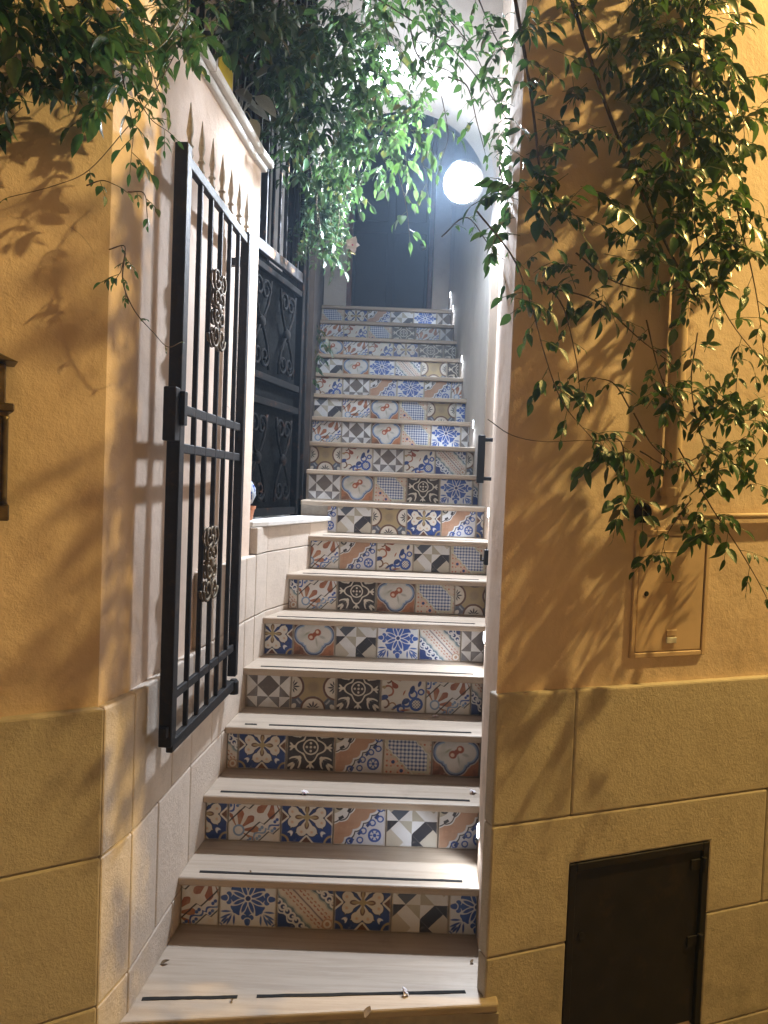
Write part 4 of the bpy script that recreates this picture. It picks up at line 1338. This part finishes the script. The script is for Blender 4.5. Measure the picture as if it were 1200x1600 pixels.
MB().box(W((um0 + um1) / 2, (mz0 + mz1) / 2, 0.003), RX * (mw / 2 - 0.0195), RO * 0.006, RZ * (mh / 2 - 0.0195)).build('door', M['ochre_paint'], mbx, bevel=0.002)
kh = rw(1007, 927, FACE)
ku = (kh - Vector((*B0, 0))).dot(RX)
MB().lathe(W(ku, kh.z, 0.0085), [(0.0085, 0), (0.0085, 0.003), (0.006, 0.0035)], 16, tuple(RO)).build('lock', M['anti_slip'], mbx)
lbm = rw(1045, 993, FACE); lu = (lbm - Vector((*B0, 0))).dot(RX)
for dz in (0.012, -0.013):
    MB().box(W(lu, lbm.z + dz, 0.0125), RX * 0.021, RO * 0.0035, RZ * 0.0095).build('label_holder', M['white_enamel'] if dz < 0 else M['ochre_paint'], mbx, bevel=0.0015)
for i in range(3):
    MB().box(W((um0 + um1) / 2, mz1 - 0.07 - i * 0.05, 0.0095), RX * 0.04, RO * 0.0008, RZ * 0.002).build('pressed_rib', M['ochre_paint'], mbx, bevel=0.001)
cd = empty('cellar_door', Vector((*B0, 0)) + RX * (CD0 * 6))
tag(cd, 'dark brown iron cellar door low in the stone base', 'door')
u0, u1 = CD0 * 6, CD1 * 6
F2 = 0.024
def W2(u, z, d): return Vector((*B0, 0)) + RX * u + RO * d + RZ * z
for a, b in ((W2(u0 + .013, J3 + .01, -0.012), W2(u0 + .013, CDZ, -0.012)), (W2(u1 - .013, J3 + .01, -0.012), W2(u1 - .013, CDZ, -0.012))):
    MB().bar(a, b, 0.026, 0.026, RO).build('door_frame', M['cellar_iron'], cd, bevel=0.002)
MB().bar(W2(u0 + .027, CDZ - .013, -0.012), W2(u1 - .027, CDZ - .013, -0.012), 0.026, 0.026, RO).build('door_frame', M['cellar_iron'], cd, bevel=0.002)
MB().box(W2((u0 + u1) / 2, (CDZ + J3) / 2, -0.014), RX * ((u1 - u0) / 2 - 0.029), RO * 0.006, RZ * ((CDZ - J3) / 2 - 0.028)).build('door_leaf', M['cellar_iron'], cd, bevel=0.002)
for z in (CDZ - 0.075, 0.20):
    MB().lathe(W2(u1 - 0.024, z - 0.025, 0.004), [(0.009, 0), (0.009, 0.05)], 10).build('hinge', M['cellar_iron'], cd)
    MB().box(W2(u1 - 0.05, z, -0.005), RX * 0.022, RO * 0.003, RZ * 0.018).build('hinge_strap', M['cellar_iron'], cd, bevel=0.001)
MB().lathe(W2(u0 + 0.06, CDZ * 0.55, -0.008), [(0.012, 0), (0.012, 0.004), (0.007, 0.005)], 14, tuple(RO)).build('lock', M['cellar_iron'], cd)

# ------------------------------------------------------------------ bronze letter box at the left edge
lb = empty('letter_box', lw(-20, 800, 0))
tag(lb, 'bronze letter box with gabled top on the street wall at the left edge', 'letter box')
LXD = Vector((-(LW[0][0] - LW[1][0]), -(LW[0][1] - LW[1][1]), 0)).normalized()
LO3 = Vector((*LN, 0))
l_r = lw(9, 690, -0.02); l_t = lw(9, 575, -0.02).z; l_b = lw(9, 805, -0.02).z
HWL = 0.085
lc_ = Vector((l_r.x, l_r.y, 0)) - LXD * HWL
def LBX(name, u, z, du, dd, dz, mat='bronze', d0=0.0, bev=0.003):
    return MB().box(lc_ + LXD * u + LO3 * (d0 + dd) + Vector((0, 0, z)), LXD * du, LO3 * dd, Vector((0, 0, dz))).build(name, M[mat], lb, bevel=bev)
hgt = l_t - l_b
LBX('case', 0, l_b + hgt * 0.36, HWL, 0.040, hgt * 0.34)
LBX('upper_case', 0, l_b + hgt * 0.86, HWL * 0.92, 0.036, hgt * 0.145)
LBX('cornice', 0, l_b + hgt * 0.715, HWL * 1.12, 0.050, 0.010)
LBX('foot_moulding', 0, l_b + hgt * 0.03, HWL * 1.05, 0.045, hgt * 0.055)
LBX('slot', 0, l_b + hgt * 0.87, HWL * 0.7, 0.003, 0.012, 'anti_slip', 0.0725)
gb = MB()
zt_ = l_b + hgt * 1.01
a = lc_ + Vector((0, 0, zt_))
e_ = HWL * 1.2
vs = []
for dd in (0.0, 0.11):
    vs += [a - LXD * e_ + LO3 * dd, a + LXD * e_ + LO3 * dd, a + LXD * (e_ * .45) + LO3 * dd + Vector((0, 0, 0.022)), a + LO3 * dd + Vector((0, 0, 0.065)), a - LXD * (e_ * .45) + LO3 * dd + Vector((0, 0, 0.022))]
gb.add(vs, [(0, 1, 2, 3, 4), (9, 8, 7, 6, 5), (0, 5, 6, 1), (1, 6, 7, 2), (2, 7, 8, 3), (3, 8, 9, 4), (4, 9, 5, 0)])
gb.build('gable', M['bronze'], lb, bevel=0.002)
MB().lathe(lc_ + LO3 * 0.081 + Vector((0, 0, l_b + hgt * .4)), [(0.012, 0), (0.012, 0.004), (0.004, 0.006)], 14, tuple(LO3)).build('lock', M['brass'], lb)
for s_ in (-1, 1):
    MB().lathe(lc_ + LXD * (s_ * HWL * .9) + LO3 * 0.082 + Vector((0, 0, l_b + hgt * .08)), [(0.010, 0), (0.007, 0.02), (0.007, hgt * .55), (0.011, hgt * .58)], 10).build('side_column', M['bronze'], lb, smooth=True)

# ------------------------------------------------------------------ pots on the ledge
v_ = at_y(384, 752, 3.50)
fp = empty('flower_pot', (v_.x, 3.50, LEDGE))
tag(fp, 'small terracotta pot on the marble ledge under the blue vase', 'pot')
MB().lathe((v_.x, 3.50, LEDGE + 0.001), [(0.036, 0), (0.046, 0.05), (0.050, 0.052), (0.052, 0.066), (0.046, 0.066), (0.044, 0.058)], 28).build('body', M['terracotta'], fp, smooth=False)
va = empty('blue_vase', (v_.x, 3.50, LEDGE + 0.068))
tag(va, 'blue and white glazed vase standing on the terracotta pot', 'vase')
MB().lathe((v_.x, 3.50, LEDGE + 0.0675), [(0.022, 0), (0.034, 0.012), (0.050, 0.05), (0.048, 0.085), (0.030, 0.115), (0.022, 0.128), (0.027, 0.14), (0.023, 0.139)], 28).build('body', M['blue_vase'], va, smooth=True)
# ------------------------------------------------------------------ leaves
def leaf_arrays(L=1.0, wid=0.40, fold=0.16, droop=0.25, n=5):
    """pointed leaf along +x, folded along its midrib, tip bending down"""
    vs, fs = [], []
    for i in range(n + 1):
        t = i / n
        w = wid * 0.5 * (math.sin(math.pi * t ** 0.80) ** 0.9 if 0 < t < 1 else 0.0)
        z = -droop * t * t
        if i in (0, n):
            vs.append((t * L, 0, z))
        else:
            vs += [(t * L, w, z + fold * w * 2), (t * L, 0, z), (t * L, -w, z + fold * w * 2)]
    fs.append((0, 2, 1)); fs.append((0, 3, 2))
    for i in range(n - 2):
        a = 1 + i * 3; b = a + 3
        fs += [(a, a + 1, b + 1), (a, b + 1, b), (a + 1, a + 2, b + 2), (a + 1, b + 2, b + 1)]
    a = 1 + (n - 2) * 3; e = len(vs) - 1
    fs += [(a, a + 1, e), (a + 1, a + 2, e)]
    return np.array(vs, dtype=np.float64), np.array(fs, dtype=np.int64)
LEAFV = [leaf_arrays(1, .42, .18, .22, 5), leaf_arrays(1, .36, .10, .38, 5), leaf_arrays(1, .50, .26, .12, 5)]
LEAFC = [leaf_arrays(1, .44, .18, .22, 3), leaf_arrays(1, .38, .12, .35, 3)]
def frame_for(d, up):
    d = Vector(d).normalized()
    up = Vector(up)
    y = up.cross(d)
    if y.length < 1e-4: y = Vector((1, 0, 0)).cross(d)
    y.normalize()
    z = d.cross(y)
    return d, y, z
class Leaves:
    def __init__(s): s.items = []
    def add(s, p, d, up, L):
        s.items.append((Vector(p), *frame_for(d, up), L))
    def joined(s, name, mat, parent, coarse=False):
        tmpl = LEAFC if coarse else LEAFV
        V, Fc, b = [], [], 0
        for i, (p, x, y, z, L) in enumerate(s.items):
            tv, tf = tmpl[i % len(tmpl)]
            m = np.array([x, y, z]) * L
            V.append(tv @ m + np.array(p))
            Fc.append(tf + b)
            b += len(tv)
        if not V: return None
        V = np.concatenate(V); Fc = np.concatenate(Fc)
        me = bpy.data.meshes.new(name)
        me.vertices.add(len(V)); me.vertices.foreach_set('co', V.ravel())
        me.loops.add(Fc.size); me.loops.foreach_set('vertex_index', Fc.ravel().astype(np.int32))
        me.polygons.add(len(Fc)); me.polygons.foreach_set('loop_start', (np.arange(len(Fc)) * 3).astype(np.int32))
        me.update(calc_edges=True)
        me.polygons.foreach_set('use_smooth', np.ones(len(Fc), dtype=bool))
        return tag(link(name, me, mat, parent), kind='stuff')
LEAF_ME = {}
def leaf_mesh(i, mat):
    if (i, mat) not in LEAF_ME:
        tv, tf = LEAFV[i]
        me = bpy.data.meshes.new('leaf')
        me.from_pydata([tuple(v) for v in tv], [], [tuple(int(q) for q in f) for f in tf])
        for p in me.polygons: p.use_smooth = True
        me.materials.append(M[mat])
        LEAF_ME[(i, mat)] = me
    return LEAF_ME[(i, mat)]
def place_leaf(parent, p, d, up, L, mat, i=None):
    x, y, z = frame_for(d, up)
    o = bpy.data.objects.new('leaf', leaf_mesh(random.randrange(3) if i is None else i, mat))
    COL.objects.link(o)
    o.parent = parent
    m = Matrix(((x.x, y.x, z.x, p[0]), (x.y, y.y, z.y, p[1]), (x.z, y.z, z.z, p[2]), (0, 0, 0, 1)))
    loc = Vector(p) - parent.location
    o.matrix_basis = Matrix.Translation(loc) @ m.to_3x3().to_4x4() @ Matrix.Diagonal((L, L * random.uniform(.85, 1.15), L, 1))
    return o
def rv(s=1.0): return Vector((random.gauss(0, s), random.gauss(0, s), random.gauss(0, s)))
def smooth_path(pts, per=6):
    """Catmull-Rom through pts"""
    P = [Vector(p) for p in pts]
    P = [P[0] * 2 - P[1]] + P + [P[-1] * 2 - P[-2]]
    out = []
    for i in range(1, len(P) - 2):
        for j in range(per):
            t = j / per
            a, b, c, d = P[i - 1], P[i], P[i + 1], P[i + 2]
            out.append(0.5 * ((2 * b) + (c - a) * t + (2 * a - 5 * b + 4 * c - d) * t * t + (3 * b - a - 3 * c + d) * t ** 3))
    out.append(P[-2])
    return out
class Vine:
    def __init__(s, label, loc, group='jasmine vines over the alley', mat='leaf', name='climbing_vine'):
        s.e = empty(name, loc)
        tag(s.e, label, 'vine', group)
        s.mat = mat
        s.mass = Leaves()
        s.n_ind = 0
        s.twigs = MB()
    def stem(s, pts, r=0.003, mat='bark', taper=0.45, name='stem', per=6):
        path = smooth_path(pts, per)
        rs = [r * (1 - (1 - taper) * i / (len(path) - 1)) for i in range(len(path))]
        MB().tube(path, rs, 6).build(name, M[mat], s.e, smooth=True)
        return path
    def compound(s, p, d, L=0.05, pairs=2, single=True, mat=None, out=None):
        """a leaf stalk with paired leaflets and one at the tip"""
        d = Vector(d).normalized()
        side = d.cross(Vector((0, 0, 1)))
        if side.length < 0.05: side = d.cross(Vector((1, 0, 0)))
        side.normalize()
        rl_ = L * (0.55 + 0.55 * pairs)
        tip = Vector(p) + d * rl_ + Vector((0, 0, -0.25 * rl_))
        s.twigs.tube([p, (Vector(p) + tip) / 2 + Vector((0, 0, 0.06 * rl_)), tip], 0.0011, 3, cap=False)
        mats = mat or s.mat
        upn = (Vector((0, 0, 1)) + rv(.35) + (Vector(out) * .8 if out is not None else Vector((0, -.5, 0)))).normalized()
        jobs = [(tip, d + Vector((0, 0, -0.7)) + rv(.15))]
        for q in range(pairs):
            t = 0.35 + 0.5 * q / max(1, pairs)
            b = Vector(p).lerp(tip, t)
            for sg in (-1, 1):
                jobs.append((b, d * 0.55 + side * sg * (0.9) + Vector((0, 0, -0.55)) + rv(.18)))
        for b, dd in jobs:
            LL = L * random.uniform(.58, 1.28)
            if single and s.n_ind < 280:
                place_leaf(s.e, b, dd, upn + rv(.25), LL, mats)
                s.n_ind += 1
            else:
                s.mass.add(b, dd, upn + rv(.25), LL)
    def spray(s, pts, L=0.045, step=0.055, r=0.0022, single=True, start=0.12, matstem='bark', pairs=(1, 2), mat=None, out=None, prob=1.0):
        path = s.stem(pts, r, matstem)
        acc = 0
        tot = sum((path[i + 1] - path[i]).length for i in range(len(path) - 1))
        run = 0
        sg = 1
        for i in range(len(path) - 1):
            seg = path[i + 1] - path[i]
            acc += seg.length; run += seg.length
            if acc >= step and run > start * tot:
                acc = 0
                if random.random() > prob: continue
                t = seg.normalized()
                sd = t.cross(Vector((0, -1, 0)))
                if sd.length < .05: sd = Vector((1, 0, 0))
                sd.normalize()
                for q in (sg,):
                    dd = t * 0.5 + sd * q * 0.8 + Vector((0, -0.25, -0.25)) + rv(.2)
                    s.compound(path[i], dd, L * random.uniform(.8, 1.15), random.choice(pairs), single, mat, out)
                sg = -sg
        s.compound(path[-1], path[-1] - path[-3], L * .8, pairs[0], single, mat, out)
        return path
    def blob(s, fn, n, L, pairs=(2, 3), out=(0, -1, 0)):
        """fill: fn() gives a random point of the mass; compound leaves hang there"""
        for _ in range(n):
            p = fn()
            if p is None: continue
            d = Vector((random.gauss(0, .8), -abs(random.gauss(.1, .5)), random.gauss(-.35, .5)))
            s.compound(p, d, L * random.uniform(.7, 1.25), random.choice(pairs), False, None, out)
    def done(s, coarse=False):
        s.mass.joined('foliage', M[s.mat], s.e, coarse)
        if s.twigs.v: tag(s.twigs.build('leaf_stalks', M['green_stem'], s.e), kind='stuff')
def blobs(regions, proj):
    """regions: (cx, cy, rx, ry, d0, d1, weight) in photo measure, proj(px, py, d) -> place"""
    ws = [r[6] for r in regions]
    def fn():
        r = random.choices(regions, ws)[0]
        a = random.uniform(0, 2 * math.pi)
        q = math.sqrt(random.random())
        return proj(r[0] + r[2] * q * math.cos(a), r[1] + r[3] * q * math.sin(a), random.uniform(r[4], r[5]))
    return fn
PF = lambda px, py, d: rw(px, py, FACE + d)

# 1. the big vine on the right-hand street wall
v1 = Vine('dense dark vine massed high over the peach wall and gas pipe', PF(1060, 300, 0))
v1.blob(blobs([(1055, 50, 75, 110, .03, .20, 3.6), (1075, 230, 95, 95, .04, .24, 2.6), (880, 120, 90, 130, .04, .20, .95), (860, 270, 75, 70, .04, .20, .75),
               (1000, 350, 100, 60, .05, .24, 1.1), (1130, 180, 45, 90, .05, .24, 1.2), (1140, 350, 50, 60, .06, .26, .8), (830, 330, 40, 90, .03, .16, .7), (950, -50, 180, 60, .04, .25, 1.2),
               (930, 430, 80, 35, .06, .20, .2), (1090, 430, 30, 45, .06, .2, .25)], PF), 350, 0.050)
for pts in ([(880, -40, .10), (960, 200, .12), (1040, 380, .14), (1090, 470, .15)], [(1100, -40, .10), (1080, 160, .12), (1130, 330, .14)], [(800, -30, .1), (830, 150, .1), (850, 330, .12)]):
    v1.stem([PF(*p) for p in pts], 0.006)
v1.done()
# 2. trailing shoots below it, in front of the peach wall
v2_ = Vine('trailing shoots with glossy leaves arching down the peach wall left of the pipe', PF(880, 560, 0))
for pts, L in (([(745, 330, .16), (800, 400, .18), (828, 470, .20), (853, 560, .22), (880, 630, .22), (925, 685, .20)], .046),
               ([(848, 440, .14), (880, 480, .16), (900, 560, .18), (905, 600, .16)], .036),
               ([(860, 450, .08), (930, 470, .10), (1000, 530, .12), (1045, 565, .14)], .034),
               ([(900, 395, .06), (960, 440, .08), (1040, 455, .10), (1130, 440, .12)], .030),
               ([(925, 690, .12), (970, 690, .16), (978, 760, .18), (1000, 790, .18), (1010, 800, .18)], .044),
               ([(985, 640, .10), (960, 600, .10), (930, 590, .10)], .036),
               ([(990, 645, .10), (1015, 690, .12), (1040, 715, .12)], .032)):
    v2_.spray([PF(*p) for p in pts], L, .052, .0026, out=(.2, -1, .4))
v2_.stem([PF(*p) for p in [(762, 655, .02), (800, 680, .05), (850, 690, .10), (920, 688, .14), (985, 690, .16)]], .0016)
for px, py, n, L in ((935, 690, 5, .05), (965, 705, 4, .046), (985, 780, 3, .05), (870, 590, 3, .04), (1040, 860, 2, .05), (820, 480, 3, .04), (830, 440, 3, .04), (905, 600, 3, .042)):
    for _ in range(n):
        v2_.compound(PF(px + random.gauss(0, 12), py + random.gauss(0, 10), random.uniform(.1, .2)), Vector((random.gauss(0, 1), -.4, random.gauss(-.4, .4))), L, 2, True, None, (.2, -1, .5))
v2_.done()
# 3. shoots in front of the pipe and at the right edge
v3 = Vine('bushy shoots hanging in front of the pipe at the right edge', PF(1120, 640, 0))
v3.blob(blobs([(1130, 600, 75, 70, .05, .22, 2.0), (1150, 700, 65, 60, .05, .24, 2.4), (1015, 620, 25, 40, .07, .2, .3), (1110, 790, 40, 45, .05, .22, 1.5), (1180, 800, 30, 60, .05, .2, .6)], PF), 80, .044, (1, 2))
for pts, L in (([(1080, 300, .2), (1095, 400, .22), (1140, 500, .22), (1200, 575, .22)], .048), ([(1150, 320, .2), (1180, 450, .2), (1195, 560, .2)], .044),
               ([(1010, 500, .1), (1030, 580, .12), (1060, 650, .12)], .04), ([(1090, 520, .1), (1080, 600, .12), (1095, 680, .14), (1110, 720, .14)], .042),
               ([(1060, 700, .12), (1110, 790, .16), (1150, 850, .2), (1180, 900, .2), (1196, 930, .2)], .044), ([(1000, 705, .1), (1050, 730, .12), (1100, 710, .14), (1160, 690, .16)], .040),
               ([(1130, 660, .12), (1170, 640, .14), (1215, 660, .14)], .046), ([(1080, 780, .1), (1045, 830, .14), (1035, 860, .16)], .042)):
    v3.spray([PF(*p) for p in pts], L, .050, .0024, out=(.2, -1, .4))
v3.done()
# 4. overhead swags at the top left
PL = lambda px, py, d: lw(px, py, -0.028 + d)
v4 = Vine('dark vine hanging over the top of the street wall at the left', PL(150, 60, 0))
v4.blob(blobs([(60, -10, 130, 75, .05, .30, 3.0), (170, 30, 70, 60, .05, .28, 2.6), (120, 110, 80, 50, .05, .25, 1.5), (30, 130, 50, 40, .04, .2, .6), (160, 150, 25, 30, .05, .18, .6), (-60, 60, 70, 100, .05, .3, 1.2)], PL), 175, .046)
v4.stem([PL(*p) for p in [(90, -5, .2), (130, 45, .24), (190, 78, .26), (235, 80, .26), (262, 60, .26), (285, 20, .26)]], .0035, 'green_stem')
v4.done()
# 5. hanging tendrils at the wall corner
PA = lambda px, py, d: None if (px < 412 and 78 < py < 225 and d > 2.6) else at_y(px, py, d)
v5 = Vine('thin tendrils with a few leaves dangling at the pale wall corner', PA(215, 200, 1.95))
for pts, L, pr in (([(300, -20, 1.98), (285, 55, 1.97), (260, 110, 1.96), (228, 165, 1.95), (198, 200, 1.92), (140, 265, 1.88), (85, 290, 1.84), (15, 308, 1.80)], .020, .45),
                   ([(190, 110, 1.93), (198, 155, 1.92), (208, 200, 1.91), (205, 245, 1.90)], .040, 1), ([(225, 30, 1.96), (232, 80, 1.95), (240, 120, 1.94), (255, 160, 1.93)], .036, 1),
                   ([(200, 110, 1.95), (215, 150, 1.93), (235, 185, 1.92), (262, 205, 1.92)], .034, 1), ([(200, 300, 1.94), (225, 302, 1.92), (230, 335, 1.91)], .028, .9),
                   ([(135, 290, 1.86), (160, 282, 1.87), (183, 290, 1.88)], .030, 1), ([(170, 390, 1.90), (195, 385, 1.91), (190, 420, 1.90), (185, 430, 1.90)], .024, 1),
                   ([(196, 395, 1.91), (192, 440, 1.91), (210, 485, 1.92), (240, 520, 1.94), (262, 542, 1.96), (282, 535, 2.0)], .013, .6)):
    v5.spray([PA(*p) for p in pts], L, .036, .0018, out=(.3, -1, .3), prob=pr, start=.05)
v5.blob(blobs([(250, 30, 45, 50, 1.95, 2.15, 2), (300, 40, 50, 45, 1.98, 2.3, 2.2), (215, 90, 30, 40, 1.92, 2.02, 1)], PA), 60, .042, (1, 2))
v5.done()
# 6. light green curtain hanging in front of the grille
v6 = Vine('bright green leafy curtain hanging before the iron grille', PA(470, 200, 3.7), mat='leaf_bright')
v6.blob(blobs([(430, 60, 80, 80, 3.0, 3.7, 2.6), (510, 110, 80, 90, 3.2, 3.9, 3.0), (440, 160, 50, 60, 3.3, 3.8, 1.2), (520, 220, 55, 60, 3.5, 4.0, 1.7), (390, 20, 60, 50, 2.8, 3.4, 1.6), (560, 40, 60, 60, 3.2, 3.9, 1.8), (600, 170, 60, 60, 3.4, 3.9, 1.5), (615, 250, 45, 35, 3.5, 3.9, .6), (450, 235, 40, 40, 3.6, 3.9, .35)], PA), 640, .058)
for pts in ([(470, 120, 3.8), (475, 200, 3.8), (490, 290, 3.82), (500, 350, 3.84)], [(430, 130, 3.7), (432, 200, 3.7), (440, 250, 3.72)], [(600, 200, 3.6), (625, 280, 3.6), (636, 330, 3.6), (640, 370, 3.6)], [(560, 150, 3.6), (590, 230, 3.6), (610, 270, 3.6)], [(535, 190, 3.8), (545, 250, 3.8), (560, 310, 3.8)], [(640, 150, 3.5), (655, 220, 3.5), (668, 300, 3.5)], [(690, 150, 3.4), (700, 210, 3.4), (690, 250, 3.4)], [(500, 250, 3.9), (495, 330, 3.9), (505, 400, 3.9)], [(520, 260, 3.9), (530, 340, 3.9), (520, 410, 3.9)]):
    v6.spray([PA(*p) for p in pts], .062, .075, .0024, mat='leaf_bright')
v6.done()
# 7. feathery fern-like bunch
v7 = Vine('feathery soft green fronds drooping beside the dark doorway', PA(520, 360, 4.3), mat='leaf_bright', group='fern fronds')
def frond(p0, p1, n):
    path = v7.stem([p0, (Vector(p0) + Vector(p1)) / 2 + Vector((0.0, -0.05, 0.03)), p1], .0014, 'green_stem', name='frond_stalk')
    for i in range(n):
        q = path[int((0.1 + .9 * random.random()) * (len(path) - 1))]
        v7.mass.add(q + rv(.012), Vector((random.gauss(0, .8), random.gauss(-.2, .6), random.gauss(-.5, .5))), rv(), random.uniform(.02, .045))
for i in range(46):
    a = at_y(random.gauss(520, 22), random.uniform(225, 330), 4.10 + random.uniform(-.12, .12))
    b = at_y(random.gauss(508, 24), random.uniform(330, 432), 4.06 + random.uniform(-.15, .15))
    frond(a, b, 46)
v7.done(True)
# 8. sparse twigs across the opening, against the lit arch
v8 = Vine('open twigs with dark leaves silhouetted against the lit arch wall', PA(690, 80, 2.8))
for pts, L in (([(560, -20, 2.9), (640, 30, 2.85), (700, 70, 2.8), (760, 140, 2.75), (810, 215, 2.7)], .046), ([(620, -30, 2.9), (690, 20, 2.85), (740, 80, 2.8), (775, 160, 2.75)], .042),
               ([(700, 120, 2.8), (730, 135, 2.8), (745, 190, 2.8), (757, 235, 2.8)], .044), ([(640, 40, 2.85), (655, 90, 2.85), (700, 110, 2.82)], .050), ([(740, -20, 2.8), (775, 60, 2.75), (820, 130, 2.7)], .044),
               ([(690, 370, 2.9), (730, 340, 2.85), (770, 390, 2.75), (830, 440, 2.6)], .034), ([(600, 20, 3.0), (610, 70, 3.0), (640, 110, 3.0)], .05), ([(780, 260, 2.6), (790, 310, 2.6), (785, 360, 2.6)], .038), ([(800, 300, 2.5), (812, 380, 2.5), (790, 440, 2.5)], .034)):
    v8.spray([PA(*p) for p in pts], L, .055, .0030)
v8.blob(blobs([(640, 10, 70, 40, 2.7, 3.1, 2), (700, 40, 60, 50, 2.6, 3.0, 1.5), (790, 250, 25, 70, 2.45, 2.7, 1.0), (800, 90, 40, 80, 2.4, 2.7, 1.6), (640, 220, 45, 40, 3.2, 3.6, .8), (690, 120, 60, 60, 2.8, 3.3, 1.2)], PA), 105, .046, (1, 2))
v8.done()
# 9. ivy strand beside the upper treads
v9 = Vine('small ivy strand climbing at the left ends of the upper treads', PA(490, 560, 4.9), group='ivy strand', mat='leaf_bright')
for pts in ([(505, 505, 5.35), (495, 540, 5.1), (490, 570, 4.95), (484, 600, 4.85)], [(495, 500, 5.4), (500, 530, 5.2), (492, 560, 5.0)]):
    v9.spray([PA(*p) for p in pts], .055, .05, .002, mat='leaf_bright')
v9.done()
# ------------------------------------------------------------------ pale plant on the wall end, flowers
pp = empty('silver_leaf_plant', at_y(385, 190, 3.30))
tag(pp, 'pale silvery plant with broad leaves above the end of the coping', 'plant')
base = at_y(372, 215, 3.28); base.z = 3.156
MB().lathe(base, [(0.05, 0), (0.065, 0.09), (0.07, 0.092), (0.07, 0.11), (0.06, 0.11)], 20).build('pot', M['terracotta'], pp)
for px, py in ((372, 120), (385, 112), (396, 128), (380, 150), (398, 150), (392, 185), (386, 165), (403, 172), (370, 140)):
    tip = at_y(px, py, 3.22 + random.uniform(-.06, .06))
    root = base + Vector((0, 0, 0.11)) + rv(.02)
    MB().tube(smooth_path([root, (root + tip) / 2 + Vector((.01, -.02, .04)), tip], 4), .003, 5).build('stalk', M['pale_leaf'], pp)
    place_leaf(pp, tip, rv(.5) + Vector((.4, -.3, -.5)), Vector((.2, -1, .4)), random.uniform(.09, .13), 'pale_leaf', 2)
PETAL = leaf_arrays(1, .95, .3, .30, 4)
def flower(loc, r, name, label, cat, group, up=(0, 0, 1), tilt=0.3, parent=None):
    e = parent or empty(name, loc)
    if parent is None: tag(e, label, cat, group)
    loc = Vector(loc)
    upv = (Vector(up) + rv(tilt)).normalized()
    a0 = random.random() * 6
    sx = upv.cross(Vector((.3, 1, .2))).normalized(); sy = upv.cross(sx)
    for i in range(5):
        a = a0 + i * 2 * math.pi / 5
        d = sx * math.cos(a) + sy * math.sin(a) + upv * random.uniform(0.0, 0.6)
        x, y, z = frame_for(d, upv)
        m = np.array([x, y, z]) * r * random.uniform(.65, 1.1)
        vs = PETAL[0] @ m + np.array(loc)
        MB().add([tuple(v) for v in vs], [tuple(int(q) for q in f) for f in PETAL[1]]).build('petal', M['petal'], e, smooth=True)
    MB().lathe(loc - upv * r * .1, [(r * .12, 0), (r * .16, r * .1), (r * .08, r * .25)], 8, upv).build('flower_heart', M['petal_pink'], e, smooth=True)
    return e
flower(at_y(551, 383, 3.7), .040, 'jasmine_flower', 'white flower hanging in front of the dark doorway', 'flower', None, (0, -1, .2))
fl_spots = ((632, 1551, 0, 'fallen white flower on the bottom slab beside the black strip'), (680, 1119, 4 - 1, 'fallen white flower at the foot of the fourth riser'),
            (738, 1237, 2, 'fallen white flower against the right wall on a lower tread'), (476, 1239, 2, 'fallen white petal flower on the black strip of the second tread'))
for px, py, k, lab in fl_spots:
    p = at_z(px, py, zt(k) + 0.006)
    flower(p, .022 if k == 0 else .018, 'fallen_flower', lab, 'flower', 'fallen flowers on the treads', (0, -.25, 1), .35)
def dry(loc, L, label, ang):
    tv, tf = leaf_arrays(1, .5, .5, -.35, 5)
    c, s_ = math.cos(ang), math.sin(ang)
    vs = [(loc[0] + L * (x * c - y * s_), loc[1] + L * (x * s_ + y * c), loc[2] + 0.002 + L * abs(z) * .8) for x, y, z in tv]
    o = MB().add(vs, [tuple(int(q) for q in f) for f in tf]).build('dry_leaf', M['dry_leaf'], None, smooth=True)
    tag(o, label, 'leaf', 'dry leaves on the treads')
dry(at_z(250, 1507, zt(0)), .030, 'curled brown leaf on the bottom slab by the left wall', .3)
dry(at_z(570, 1592, zt(0)), .040, 'olive dry leaf at the front edge of the bottom slab', 1.2)
dry(at_z(392, 1365, zt(1)), .014, 'tiny dry leaf on the front of the first tread', 2.0)
dry(at_z(362, 1562, zt(0)), .016, 'small dry leaf at the gap in the bottom strip', 5.0)
dry(at_z(735, 1507, zt(0)), .020, 'small dry leaf on the bottom slab by the right wall', 1.0)

# ------------------------------------------------------------------ thin bluish haze, added to imitate the lens glare round the lamps
hz = MB().box((0, 2.0, 2.9), (9.5, 0, 0), (0, 9.0, 0), (0, 0, 4.4)).build('haze', None)
hm = bpy.data.materials.new('glare_haze')
hm.use_nodes = True
hm.node_tree.nodes.remove(hm.node_tree.nodes['Principled BSDF'])
pv = hm.node_tree.nodes.new('ShaderNodeVolumePrincipled')
pv.inputs['Color'].default_value = (0.55, 0.74, 1.0, 1)
pv.inputs['Density'].default_value = 0.007
pv.inputs['Anisotropy'].default_value = 0.5
hm.node_tree.links.new(pv.outputs[0], hm.node_tree.nodes['Material Output'].inputs['Volume'])
hz.data.materials.append(hm)
tag(hz, 'thin haze added to imitate lens glare around the lamps', None, None, 'stuff')
